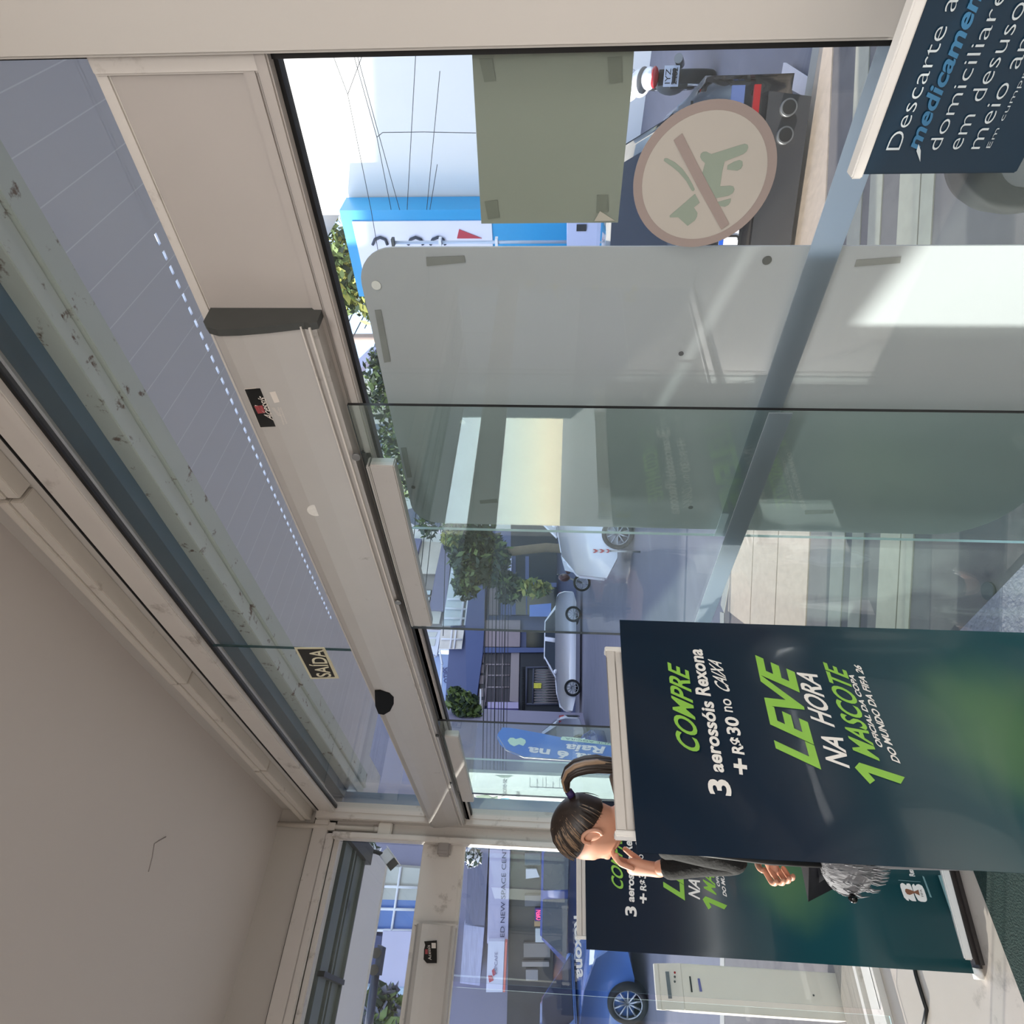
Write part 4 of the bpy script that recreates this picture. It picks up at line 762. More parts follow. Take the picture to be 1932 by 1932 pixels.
wh = bt('gabled_house', 'white house with grey gables beside the office block', 'building', 900, 950, F=F3)
mb = MB(); F3.mass(mb, 728, 931, 1000, 9, out=1); mb.build('wall', bmat('b_w9', (226, 222, 210)), wh)
GG = bmat('b_gable', (112, 112, 128)); one(F3, wh, 'gable', GG, [(790, 996), (745, 968), (790, 955)], 1.6, .5); one(F3, wh, 'gable', GG, [(830, 1000), (782, 972), (830, 962)], 1.6, .5)
for q_ in ((775, 790, 962, 972), (740, 755, 940, 950)): mb = MB(); F3.rect(mb, *q_, 1.3, .2); mb.build('window', BGL, wh)
# white building on the right with sun on its upper wall, vertical sign, pole, little gate house
WB = bmat('b_white_wall', (236, 232, 228), .8, .02)
wb = thing('white_building', 'tall blank white building filling the upper right view behind the cables', 'building', (-3, 17, 0))
zt_ = onY(602, 410, 15).z
MB().box((-6.35, 15, -.3), (4, 24, 13)).box((-6.98, 15, zt_), (-6.35, 24, 13)).build('wall', WB, wb)
SGN = bmat('sign_blue_frame', (20, 150, 206), .4, .05)
YS = 14.2; s_ = lambda x, y, k=0: onY(x, y, YS - k)
vs2 = thing('totem_sign', 'tall totem sign with bright blue frame and white panel beside the white building', 'sign', (s_(900, 440).x, YS, 0))
a, b = s_(640, 397), s_(1062, 560); MB().box((b.x, YS, -.2), (a.x, YS + .7, a.z)).build('frame', SGN, vs2)
a, b = s_(664, 418, .03), s_(935, 560, .03); MB().box((b.x, YS - .03, b.z), (a.x, YS, a.z)).build('white_panel', bmat('sign_w', (224, 222, 236), .4, .03), vs2)
MB().prism([s_(862, 450, .05), s_(866, 433, .05), s_(909, 450, .05)], (0, .02, 0)).build('red_triangle', bmat('sign_red', (186, 60, 76)), vs2)
dk = bmat('sign_dark', (60, 66, 80)); mb = MB()
for x in (703, 770, 812): mb.tube([s_(x, 462, .06), s_(x + 4, 452, .06), s_(x + 14, 448, .06), s_(x + 24, 452, .06), s_(x + 28, 462, .06)], .035, 6)
mb.build('lettering', dk, vs2)
po = thing('galvanised_pole', 'thin pale galvanised pole with clamps in front of the totem sign', 'pole', (s_(900, 457).x, 13.6, -.15))
x_ = onY(900, 457, 13.6).x; zt2 = onY(740, 455, 13.6).z; MB().tube([(x_, 13.6, -.15), (x_, 13.6, zt2)], .035, 10).build('pole', mat('galv', (170, 180, 196), .4, .3), po)
for x in (742, 831, 937): z_ = onY(x, 456, 13.6).z; MB().box((x_ - .06, 13.52, z_ - .03), (x_ + .1, 13.66, z_ + .03)).build('clamp', DARKP if x < 750 else WHT, po)
kh = thing('gate_house', 'small white gate house with one dark window, right of the totem sign foot', 'building', (-5.2, 13, -.15))
g1 = lambda x, y, k=0: onY(x, y, 12.6 - k)
a, b = g1(1072, 398), g1(1185, 470); MB().box((b.x, 12.6, -.15), (a.x, 14, a.z)).build('wall', bmat('gh_w', (190, 196, 226)), kh)
a, b = g1(1088, 424, .02), g1(1106, 436, .02); MB().box((b.x, 12.57, b.z), (a.x, 12.6, a.z)).build('window', DGL, kh)
# ================================================================ across the side street
F2 = Fac(1700, 17, (.66, .75))
B6 = lambda x, y: (600 + x * .1035, 1580 + y * .1035)
B7 = lambda x, y: (640 + x * .0994, 1740 + y * .0994)
ns = bt('space_center', 'corner shop building with lilac ED NEW SPACE CENTER fascia across the side street', 'building', 1000, 1750, F=F2)
e2 = F2.e; a = F2.o - e2 * 26; b = F2.p(1000, 1572)
MB().prism([Vector((a.x, a.y, -.2)), Vector((b.x, b.y, -.2)), Vector((b.x, b.y, 9.6)), Vector((a.x, a.y, 9.6))], -F2.n * 9).build('wall', bmat('c_wall', (128, 124, 146)), ns)
one(F2, ns, 'upper_glazing', mat('c_glass_up', (182, 180, 172), .2, var=.15, scale=2), [(1210, 520), (1900, 570), (1850, 1150), (1120, 1130)], .1, .1, B6)
one(F2, ns, 'lower_glazing', mat('c_glass_lo', (92, 122, 182), .15, var=.12, scale=2), [(1120, 1130), (1850, 1150), (1800, 1700), (1030, 1680)], .1, .1, B6)
for a, b in (((1510, 540), (1340, 1690)), ((1170, 890), (1850, 915)), ((1115, 1300), (1830, 1320)), ((1210, 520), (1030, 1680)), ((1030, 1690), (1800, 1700))): MB().tube([F2.p(*B6(*a), .15), F2.p(*B6(*b), .15)], .03, 6).build('glazing_bar', WHT, ns)
one(F2, ns, 'white_cladding', bmat('c_clad', (204, 200, 210)), [(385, 150), (630, 150), (450, 1180), (190, 1160)], .2, .2, B7)
one(F2, ns, 'dark_recess', bmat('c_dark', (56, 64, 104)), [(630, 240), (810, 270), (700, 1220), (455, 1190)], .15, .1, B7)
one(F2, ns, 'lilac_wall', bmat('c_lil', (192, 188, 214)), [(830, 170), (2200, 190), (2100, 1240), (710, 1230)], .2, .2, B7)
one(F2, ns, 'pale_blue_band', bmat('c_pb', (176, 196, 216)), [(190, 1210), (2000, 1290), (2000, 1390), (170, 1360)], .25, .2, B7)
one(F2, ns, 'corrugated_awning', mat('c_corr', (104, 104, 128), .6, var=.3, scale=3, stretch=(1, 1, 12)), [(884, 1600), (922, 1600), (914, 1750), (878, 1745)], .6, .5)
one(F2, ns, 'pale_awning', mat('c_corr2', (168, 168, 196), .6, var=.3, scale=3, stretch=(1, 1, 12)), [(876, 1742), (914, 1746), (905, 1860), (868, 1855)], .6, .5)
one(F2, ns, 'fascia', bmat('c_fascia', (180, 174, 200), .6, .03), [(925, 1560), (963, 1560), (958, 1780), (919, 1780)], .7, .6)
MB().text('ED NEW SPACE CENTER', F2.p(951.5, 1768, .73), F2.p(956, 1577, .73), F2.p(943.5, 1768, .73)).build('lettering', bmat('c_ink', (52, 50, 82)), ns)
one(F2, ns, 'shop_front', mat('c_front', (58, 56, 60), .25, var=.5, scale=2), [(964, 1560), (1046, 1560), (1042, 1940), (956, 1940)], .3, .3)
for q_, c_ in (([(990, 1610), (1020, 1610), (1020, 1632), (990, 1632)], (90, 100, 108)), ([(992, 1640), (1012, 1640), (1018, 1655), (992, 1658)], (214, 214, 218)), ([(990, 1690), (1022, 1690), (1022, 1710), (990, 1710)], (110, 108, 112)), ([(1008, 1738), (1022, 1738), (1022, 1748), (1008, 1748)], (184, 150, 110)), ([(1010, 1752), (1034, 1752), (1034, 1778), (1010, 1778)], (200, 204, 208)), ([(988, 1780), (1038, 1780), (1038, 1806), (988, 1806)], (128, 122, 120)), ([(985, 1815), (1036, 1815), (1036, 1824), (985, 1824)], (150, 142, 140)), ([(992, 1830), (1015, 1830), (1015, 1850), (992, 1850)], (140, 136, 140))):
    one(F2, ns, 'display_item', mat('c_i%d_%d' % q_[0], c_, .5), q_, .36, .05)
one(F2, ns, 'cafe_sign', bmat('c_sg', (206, 206, 224)), [(921, 1776), (952, 1776), (948, 1872), (917, 1872)], .8, .15)
one(F2, ns, 'cafe_sign_edge', bmat('c_sr', (214, 120, 110)), [(953, 1778), (957, 1778), (953, 1872), (949, 1872)], .8, .15)
MB().text('ESPCAFE', F2.p(938, 1838, .82), F2.p(939, 1796, .82), F2.p(932.5, 1838, .82)).build('sign_lettering', bmat('c_sl', (120, 116, 150)), ns)
one(F2, ns, 'sign_petals', bmat('c_sp', (176, 70, 84)), [(928, 1832), (932, 1828), (936, 1838), (930, 1842)], .82, .02); one(F2, ns, 'sign_petals', bmat('c_sp2', (186, 84, 96)), [(921, 1842), (928, 1842), (931, 1850), (923, 1854)], .82, .02)
one(F2, ns, 'neon_panel', mat('c_neon0', (40, 20, 120), .4), [(1009, 1714), (1024, 1714), (1024, 1738), (1009, 1738)], .45, .03)
MB().text('OPEN', F2.p(1021, 1736, .47), F2.p(1021, 1717, .47), F2.p(1012, 1736, .47), bold=.03).build('neon_lettering', mat('c_neon', (255, 70, 130), .4, emit=1.2), ns)
NBR = bmat('added_block_render', (190, 186, 184), .8, .1)
struct('wall_added_reflection_block', MB().box((-33.5, -46, -.3), (-5, -38, 15)), NBR)  # unseen block added so the front glass reflects a building, not bare sky
struct('wall_added_shade_block', MB().prism([uv(-56, 6.1, -.3), uv(-46, 6.1, -.3), uv(-46, 44, -.3), uv(-56, 44, -.3)], (0, 0, 17)), NBR)  # unseen tower added to shade the road and the lower white wall
# ================================================================ vegetation
LEAF1 = mat('leaf_green', (104, 122, 70), .6, var=.4, scale=2); LEAF2 = mat('leaf_dark', (52, 66, 50), .6, var=.5, scale=2); LEAF3 = mat('leaf_yellow', (150, 150, 74), .6, var=.4, scale=2); BARK = mat('bark', (128, 112, 90), .9, var=.3, scale=8, bump=.5)
def at(x, y, d): v = ray(x, y); return CAM + v * d
def tree(name, label, blobs, dist, mats, leaf, n_, trunk=None, cat='tree', seed=1, tr=.14):
    r = random.Random(seed); c0_ = at(blobs[0][0], blobs[0][1], dist); root = thing(name, label, cat, (c0_.x, c0_.y, -.15 if trunk else c0_.z), None)
    tot = sum(b[2] * b[3] for b in blobs); mb = MB(); sc = dist / F
    for x, y, rx, ry in blobs:
        c = at(x, y, dist); k = int(n_ * rx * ry / tot)
        for i in range(k):
            while True:
                p = Vector((r.uniform(-1, 1), r.uniform(-1, 1), r.uniform(-1, 1)))
                if p.length < 1: break
            q = c + UW * p.x * rx * sc * 1.12 + RW * p.y * ry * sc * 1.12 + BW * p.z * min(rx, ry) * sc; l = leaf * r.uniform(.6, 1.3)
            a = Vector((r.uniform(-1, 1), r.uniform(-1, 1), r.uniform(-1, 1))).normalized(); b_ = a.cross(Vector((r.uniform(-1, 1), r.uniform(-1, 1), r.uniform(-1, 1)))).normalized()
            mb.add([q - a * l, q + b_ * l * .45, q + a * l, q - b_ * l * .45], [(0, 1, 2, 3)], r.choice(range(len(mats))))
    mb.build('foliage', mats, root)
    if trunk:
        mb = MB(); mb.tube([at(x, y, dist) for x, y in trunk[:-1]] + [Vector((at(*trunk[-1], dist).x, at(*trunk[-1], dist).y, -.15))], [tr * .5] + [tr] * (len(trunk) - 1), 8); mb.build('trunk', BARK, root)
    return root
tree('leafy_tree', 'sunlit leafy tree in front of the blue sky beside the white building', [(628, 468, 40, 50), (655, 520, 45, 48), (640, 560, 28, 30), (700, 560, 45, 40)], 24, [LEAF1, LEAF3, LEAF1, LEAF2], .20, 1300, [(700, 540), (900, 545), (1070, 548)], seed=2)
tree('leafy_tree', 'dark leafy tree between the cream balconies and the sign board', [(716, 720, 28, 60), (745, 820, 30, 60), (770, 900, 30, 40), (810, 980, 22, 34)], 30, [LEAF2, LEAF1, LEAF2], .2, 1500, [(760, 860), (900, 870), (1060, 872)], seed=4)
tree('street_tree', 'dark street tree with pale leaning trunk in front of the bank', [(860, 1015, 22, 38), (895, 1050, 42, 50), (930, 1060, 30, 46), (900, 990, 30, 30), (960, 1110, 25, 25), (880, 1100, 22, 30)], 19, [LEAF2, LEAF2, LEAF2, LEAF1], .16, 2600, [(900, 1052), (960, 1041), (1030, 1033), (1085, 1040)], seed=5)
tree('palm_clump', 'yellow green palm fronds growing out of the street tree crown', [(852, 1015, 16, 14), (945, 968, 12, 14), (1010, 1110, 26, 16)], 18.5, [LEAF3, LEAF1], .14, 420, None, 'plant', seed=6)
tree('shrub', 'dark green shrub in front of the pale blue house', [(880, 1335, 22, 26), (860, 1320, 16, 20), (892, 1348, 14, 14)], 24, [LEAF2, LEAF1], .16, 900, None, 'shrub', seed=7)
tree('ivy', 'dark ivy covering the upper flank of the grey house', [(856, 1400, 24, 34), (850, 1440, 18, 30)], 27, [LEAF2, MATS['b_greyd']], .2, 900, None, 'ivy', seed=8)
tree('shrub', 'grey green shrub below the traffic light across the side street', [(720, 1905, 28, 30), (740, 1935, 40, 30), (700, 1925, 24, 20)], 13, [LEAF2, MATS['b_gable'], LEAF1], .14, 900, None, 'shrub', seed=9)
tree('hanging_plant', 'small pale leafed plant under the canopy at the side front', [(893, 1617, 12, 14), (700, 1618, 12, 22)], 9, [LEAF2, WHT], .06, 380, None, 'plant', seed=10)
# utility pole and overhead cables
up = thing('utility_pole', 'concrete utility pole standing before blue sky above the sign board', 'pole', (at(690, 636, 26).x, at(690, 636, 26).y, -.15))
MB().tube([(at(1040, 636, 26).x, at(1040, 636, 26).y, -.15), at(560, 639, 26)], [.2, .17], 12).build('pole', mat('concrete_pole', (178, 156, 146), .9, var=.1), up)
p_ = at(640, 634, 26); MB().box((p_.x - .9, p_.y - .05, p_.z), (p_.x + .9, p_.y + .05, p_.z + .1)).build('cross_arm', BARK, up)
CAB = mat('cable_black', (20, 20, 24), .6)
def cable(pts, d, r=.012, lb='thin black overhead cable crossing in front of the tall white building', gr='overhead cables by the white building'):
    q = [at(x, y, dd) for (x, y), dd in zip(pts, d if isinstance(d, (list, tuple)) else [d] * len(pts))]; n_ = []
    for a, b in zip(q[:-1], q[1:]):
        for t in (0, .25, .5, .75): n_.append(a.lerp(b, t) - Vector((0, 0, .0)))
    n_.append(q[-1]); tag(MB().tube(n_, r, 5).build('overhead_cable', CAB), lb, 'cable', gr)
for pts in ([(600, 30), (656, 178), (700, 396), (735, 600)], [(700, 60), (656, 178)], [(655, 60), (711, 259), (738, 396)], [(662, 60), (708, 230), (754, 396)], [(711, 259), (722, 250), (800, 249), (898, 251)], [(786, 70), (768, 396)], [(830, 134), (805, 396)], [(825, 310), (811, 396)]): cable(pts, 12, .0055)
for a, b in (((632, 640), (662, 560)), ((638, 650), (680, 560)), ((664, 640), (700, 570)), ((640, 612), (655, 560)), ((688, 620), (702, 590)), ((640, 670), (655, 640))): cable([a, b], 25, .02, 'thin dark overhead cable against the blue sky above the sign board', 'overhead cables against the sky')
for a, b in (((762, 930), (742, 1100)), ((788, 930), (768, 1160)), ((808, 930), (784, 1180)), ((822, 930), (795, 1180)), ((841, 1000), (836, 1200))): cable([a, b], 14, .009, 'thin overhead cable in front of the purple canopied office block', 'overhead cables by the office block')
for k, x in enumerate((913, 920, 927, 934, 941, 946, 951, 957)): cable([(x + 3, 1100), (x, 1290), (x - 3, 1500)], 16 + k * .2, .008 if k % 3 else .014, 'dark overhead cable running level in front of the far shop building', 'overhead cables by the far shops')
cable([(690, 1600), (705, 1740), (670, 1940)], 11, .01, 'single overhead cable seen through the upper side glazing', 'overhead cable')
# ================================================================ vehicles
RIM = mat('alloy_rim', (176, 178, 184), .3, .7); TYRE = mat('tyre', (24, 24, 26), .75, var=.2); CGL = mat('car_glass', (22, 30, 44), .05, var=.3, scale=2); RED = mat('tail_red', (150, 24, 30), .25); LAMP = mat('head_lamp', (214, 220, 228), .12, .2)
def wheel(par, c, ax, r, w_=.2, spokes=10):
    c = Vector(c); ax = Vector(ax).normalized(); up = Vector((0, 0, 1)); s_ = ax.cross(up).normalized()
    mb = MB(); prof = [(-.5, .72), (-.5, .93), (-.38, 1), (.38, 1), (.5, .93), (.5, .72)]; n_ = 28; V = []; Fq = []
    for k in range(n_):
        a = 2 * math.pi * k / n_; rad = s_ * math.cos(a) + up * math.sin(a)
        for o, q in prof: V.append(c + ax * o * w_ + rad * r * q)
    for k in range(n_):
        for j in range(len(prof)): Fq.append((k * 6 + j, k * 6 + (j + 1) % 6, ((k + 1) % n_) * 6 + (j + 1) % 6, ((k + 1) % n_) * 6 + j))
    ty = mb.add(V, Fq, 0, True).build('wheel', TYRE, par)
    mb = MB().tube([c - ax * w_ * .2, c + ax * w_ * .2], r * .12, 12)
    for k in range(spokes):
        a = 2 * math.pi * k / spokes; rad = s_ * math.cos(a) + up * math.sin(a); mb.tube([c + ax * w_ * .3 + rad * r * .08, c + ax * w_ * .40 + rad * r * .72], r * .05, 5)
    ring = [c + ax * w_ * .4 + (s_ * math.cos(2 * math.pi * k / 24) + up * math.sin(2 * math.pi * k / 24)) * r * .71 for k in range(25)]; mb.tube(ring, r * .045, 6, caps=False)
    mb.build('rim', RIM, ty)
def car(name, label, cx, cy, fwd, L, W, H, paint, z0=-.15, kind='sedan', group=None, lower=None):
    fwd = Vector((fwd[0], fwd[1], 0)).normalized(); lf = Vector((-fwd.y, fwd.x, 0)); c = Vector((cx, cy, z0)); root = thing(name, label, 'car', c, group, math.atan2(fwd.y, fwd.x))
    P_ = lambda x, y, z: c + fwd * x * L + lf * y * W + Vector((0, 0, z * H))
    prof = {'sedan': [(-.5, .22), (-.5, .46), (-.485, .60), (-.46, .66), (-.33, .69), (.17, .665), (.36, .60), (.465, .50), (.495, .40), (.5, .22), (.40, .14), (-.42, .14)],
            'hatch': [(-.5, .22), (-.5, .50), (-.485, .62), (-.42, .66), (.14, .63), (.36, .57), (.47, .47), (.5, .36), (.5, .2), (.40, .13), (-.42, .13)],
            'van': [(-.5, .2), (-.5, .56), (-.49, .60), (.25, .60), (.42, .54), (.49, .42), (.5, .2), (.42, .12), (-.42, .12)]}[kind]
    cab = {'sedan': ((-.40, .25), (-.24, .06)), 'hatch': ((-.475, .22), (-.37, .04)), 'van': ((-.485, .34), (-.46, .14))}[kind]
    # body: section bulges in the middle, narrows at sill and shoulder
    mb = MB(); V = []; Fq = []; secs = [(-.5, .93), (-.46, 1.0), (0, 1.0), (.46, 1.0), (.5, .93)]
    ys = [-.5, -.44, -.2, .2, .44, .5]; sc = [.955, 1.0, 1.0, 1.0, 1.0, .955]
    for y, k in zip(ys, sc):
        for x, z in prof: V.append(P_(x * k, y * (.94 if z > .6 or z < .2 else 1), .4 + (z - .4) * (k if abs(y) == .5 else 1)))
    m_ = len(prof)
    for j in range(len(ys) - 1):
        for i in range(m_): Fq.append((j * m_ + i, j * m_ + (i + 1) % m_, (j + 1) * m_ + (i + 1) % m_, (j + 1) * m_ + i))
    Fq += [tuple(range(m_)), tuple((len(ys) - 1) * m_ + i for i in range(m_))[::-1]]
    mb.add(V, Fq, 0); mb.build('body', paint, root, bevel=.035, smooth=True)
    (b0, b1_), (t0, t1) = cab; zb = .64 if kind != 'van' else .58
    corners = [(b0, -.46, zb), (b1_, -.46, zb), (b1_, .46, zb), (b0, .46, zb), (t0, -.36, .985), (t1, -.36, .985), (t1, .36, .985), (t0, .36, .985)]
    mb = MB().add([P_(*q) for q in corners], [(0, 3, 2, 1), (4, 5, 6, 7), (0, 1, 5, 4), (1, 2, 6, 5), (2, 3, 7, 6), (3, 0, 4, 7)]); mb.build('roof', paint, root, bevel=.05, smooth=True)
    def quad(name_, q, nrm, inset, m__, out=.012):
        q = [P_(*a) for a in q]; cc = sum(q, Vector()) / 4; q = [cc + (a - cc) * inset for a in q]; n_ = (q[1] - q[0]).cross(q[3] - q[0]).normalized()
        if n_.dot(nrm) < 0: n_ = -n_
        MB().prism([a + n_ * (out - .02) for a in q], n_ * .02).build(name_, m__, root)
    tm = (t0 + t1) / 2; bm2 = (b0 + b1_) / 2 + .0
    for s_ in (-1, 1):
        quad('side_window', [(b0 + .02, s_ * .46, zb), (bm2, s_ * .46, zb), (tm, s_ * .36, .985), (t0, s_ * .36, .985)], lf * s_, .84, CGL); quad('side_window', [(bm2, s_ * .46, zb), (b1_ - .02, s_ * .46, zb), (t1, s_ * .36, .985), (tm, s_ * .36, .985)], lf * s_, .84, CGL)
        MB().ell(P_(b1_ - .07, s_ * .55, zb + .03), (.09, .12, .075), Matrix((fwd, lf, Vector((0, 0, 1)))).transposed(), 14, 10).build('mirror', paint, root)
        quad('head_lamp', [(.47, s_ * .30, .43), (.43, s_ * .47, .45), (.42, s_ * .47, .54), (.46, s_ * .30, .52)], fwd + lf * s_ * .3, 1, LAMP, .03)
        quad('tail_lamp', [(-.497, s_ * .28, .50), (-.47, s_ * .485, .50), (-.45, s_ * .485, .62), (-.49, s_ * .28, .60)], -fwd + lf * s_ * .3, 1, RED, .03)
        for x in (-.30, .305): wheel(root, P_(x, s_ * .5, 0) + Vector((0, 0, .32)) - lf * s_ * .075, lf * s_, .32)
    quad('rear_window', [(b0, -.46, zb), (b0, .46, zb), (t0, .36, .985), (t0, -.36, .985)], -fwd, .82, CGL); quad('windscreen', [(b1_, -.46, zb), (b1_, .46, zb), (t1, .36, .985), (t1, -.36, .985)], fwd, .84, CGL)
    if lower: quad('rear_bumper', [(-.502, -.44, .2), (-.502, .44, .2), (-.5, .44, .46), (-.5, -.44, .46)], -fwd, 1, lower)
    return root, P_, quad, fwd, lf
WPAINT = mat('white_car_paint', (226, 226, 234), .2, var=.02, coat=.6); KPAINT = mat('black_car_paint', (22, 22, 26), .12, var=.1, coat=1); BPAINT = mat('blue_car_paint', (44, 66, 140), .2, var=.05, coat=.8); SPAINT = mat('silver_car_paint', (196, 198, 208), .22, var=.03, coat=.6)
# black car near the kerb, seen from behind
cr, P_, quad, fw, lf = car('black_car', 'glossy black car parked at the kerb, seen from behind through the no dogs sticker', -3.07, 6.47, (-.47, .88), 4.6, 1.84, 1.40, KPAINT)
quad('bumper_insert', [(-.503, -.42, .14), (-.503, .42, .14), (-.5, .44, .33), (-.5, -.44, .33)], -fw, 1, mat('bumper_grey', (44, 44, 48), .5), .01)
for s_ in (-1, 1):
    quad('bumper_reflector', [(-.503, s_ * .27, .37), (-.498, s_ * .46, .37), (-.498, s_ * .46, .40), (-.503, s_ * .27, .40)], -fw, 1, RED, .02)
    quad('chrome_trim', [(-.503, s_ * .20, .44), (-.495, s_ * .46, .44), (-.495, s_ * .46, .50), (-.503, s_ * .20, .50)], -fw, 1, mat('reflector_blue', (120, 140, 200), .1, .5), .02)
    for k in (0, 1):
        a = P_(-.50, s_ * (.30 + k * .085), .24); ringm = MB().tube([a, a - fw * .05], .052, 20); ringm.build('exhaust_tip', STEEL, cr); MB().tube([a - fw * .048, a - fw * .053], .042, 20).build('exhaust_opening', BLACK, cr)
a = P_(-.5, .14, .44); pw_ = -lf * .4
pl0 = P_(-.5, .06, .40) - fw * .035
MB().prism([pl0, pl0 - lf * .40, pl0 - lf * .40 + Vector((0, 0, .13)), pl0 + Vector((0, 0, .13))], fw * .01).build('number_plate', WPAINT, cr)
MB().prism([pl0 - fw * .002 + Vector((0, 0, .10)), pl0 - fw * .002 - lf * .40 + Vector((0, 0, .10)), pl0 - fw * .002 - lf * .40 + Vector((0, 0, .13)), pl0 - fw * .002 + Vector((0, 0, .13))], fw * .002).build('plate_band', mat('plate_blue', (30, 90, 200), .4), cr)
q0 = pl0 - fw * .004 + Vector((0, 0, .02)) - lf * .03; MB().text('JBP', q0, q0 - lf * .2, q0 + Vector((0, 0, .075))).build('plate_lettering', BLACK, cr)
quad('spoiler_lip', [(-.49, -.42, .66), (-.49, .42, .66), (-.46, .42, .70), (-.46, -.42, .70)], -fw, 1, KPAINT, .03)
# moped / motorcycles
def moto(label, loc, fwd, white, text=None):
    fwd = Vector((fwd[0], fwd[1], 0)).normalized(); lf = Vector((-fwd.y, fwd.x, 0)); c = Vector(loc); r = thing('motorcycle', label, 'motorcycle', c, None, math.atan2(fwd.y, fwd.x)); Q = lambda x, y, z: c + fwd * x + lf * y + Vector((0, 0, z)); R3 = Matrix((fwd, lf, Vector((0, 0, 1)))).transposed()
    wheel(r, Q(-.62, 0, .3), lf, .3, .14, 5); wheel(r, Q(.68, 0, .3), lf, .3, .1, 5)
    MB().ell(Q(-.1, 0, .42), (.34, .15, .2), R3).build('engine', DARKP, r); MB().ell(Q(.12, 0, .78), (.28, .16, .14), R3).build('tank', white, r); MB().ell(Q(-.36, 0, .80), (.36, .14, .07), R3).build('seat', BLACK, r)
    MB().ell(Q(-.62, 0, .76), (.22, .12, .09), R3).build('tail_fairing', white, r); MB().ell(Q(-.80, 0, .72), (.06, .11, .05), R3).build('tail_lamp', RED, r)
    MB().ell(Q(.52, 0, .92), (.14, .2, .2), R3).build('front_fairing', white, r); MB().tube([Q(.42, -.36, 1.0), Q(.5, 0, 1.02), Q(.42, .36, 1.0)], .016, 8).build('handlebar', BLACK, r)
    for s_ in (-1, 1): MB().ell(Q(.42, s_ * .38, 1.14), (.02, .07, .05), R3).build('mirror', BLKGLOSS, r); MB().tube([Q(.45, s_ * .3, 1.0), Q(.42, s_ * .38, 1.12)], .007, 6).build('mirror_stem', BLACK, r)
    MB().tube([Q(.5, 0, .85), Q(.68, 0, .3)], .03, 8).build('fork', STEEL, r); MB().tube([Q(-.3, -.16, .36), Q(-.75, -.18, .46)], .05, 10).build('exhaust', STEEL, r); MB().box(Q(-.2, -.02, .3), Q(-.62, .02, .5)).build('swing_arm', DARKP, r)
    a = Q(-.92, .10, .46); MB().prism([a, a - lf * .20, a - lf * .20 + Vector((0, 0, .17)), a + Vector((0, 0, .17))], fwd * .006).build('number_plate', mat('plate_w', (206, 212, 226), .4), r)
    MB().prism([Q(-.7, -.08, .64), Q(-.7, .08, .64), Q(-.95, .07, .5), Q(-.95, -.07, .5)], (0, 0, .02)).build('mudguard', BLACK, r)
    if text:
        a = a - fwd * .002; mb = MB().text(text[0], a - lf * .03 + Vector((0, 0, .095)), a - lf * .17 + Vector((0, 0, .095)), a - lf * .03 + Vector((0, 0, .155))).text(text[1], a - lf * .02 + Vector((0, 0, .02)), a - lf * .18 + Vector((0, 0, .02)), a - lf * .02 + Vector((0, 0, .08))); mb.build('plate_lettering', BLACK, r)
    return r
m1_ = moto('white and dark motorcycle with red tail lamp and plate, parked beyond the black car', (-2.36, 9.4, -.15), (-.30, .95), WPAINT, ('IYZ', '2402'))
p_ = at(1080, 1062, 22); moto('dark red motorcycle parked by the far kerb in front of the bank', (p_.x, p_.y, rz_(Vector((p_.x, p_.y, 0)).dot(n1))), (-.6, -.8), mat('moto_red', (84, 40, 44), .4))
# far white cars
def atg(y, d): v = ray(1030, y); v.z = 0; v.normalize(); p = v * d; return p, rz_(p.dot(n1))
p, z = atg(1228, 26.2); car('white_sedan', 'white sedan with dark windows driving along the far side of the street', p.x, p.y, (-.42, -.91), 4.7, 1.8, 1.48, WPAINT, z, 'sedan')
p, z = atg(1478, 22.5); car('silver_hatchback', 'silver and black hatchback behind the white sedan, half behind the glass leaf', p.x, p.y, (-.42, -.91), 4.3, 1.8, 1.6, SPAINT, z, 'hatch', lower=BLACK)
p, z = atg(962, 13.5); car('white_van', 'white van beyond the edge of the sign board, nose pointing left', p.x + .6, p.y + .9, (-.66, -.75), 5.0, 1.95, 2.6, WPAINT, z, 'van')
# blue cars in the side street
v = ray(1030, 1590); v.z = 0; v.normalize(); q = v * 15.5; car('blue_car', 'dark blue car with red tail lamp parked across the side street', q.x, q.y, (.66, .75), 4.5, 1.85, 1.75, BPAINT, -.05, 'hatch')
v = ray(1030, 1960); v.z = 0; v.normalize(); q = v * 14.2; car('blue_car', 'lighter blue car parked behind the dark blue one, at the left edge', q.x, q.y, (.66, .75), 4.6, 1.85, 1.72, mat('blue2_paint', (70, 104, 166), .2, var=.05, coat=.8), -.05, 'hatch')
# tyre standing by the right edge
tc_ = onZ(1932, 270, .18); tw = thing('tyre', 'large black tyre with yellowish lettering standing on the pavement behind the disposal bin sign', 'tyre', (tc_.x, tc_.y, -.03))
ax = Vector((-tc_.x, -tc_.y, 0)).normalized(); sd_ = ax.cross(Vector((0, 0, 1))).normalized(); R_ = .205
V = []; Fq = []; prof = [(-.5, .62), (-.55, .80), (-.45, .95), (-.2, 1), (.2, 1), (.45, .95), (.55, .80), (.5, .62)]; n_ = 56
for k in range(n_):
    a = 2 * math.pi * k / n_; rad = sd_ * math.cos(a) + Vector((0, 0, 1)) * math.sin(a)
    for o, qq in prof: V.append(tc_ + ax * o * .2 + rad * R_ * qq)
for k in range(n_):
    for j in range(8): Fq.append((k * 8 + j, k * 8 + (j + 1) % 8, ((k + 1) % n_) * 8 + (j + 1) % 8, ((k + 1) % n_) * 8 + j))
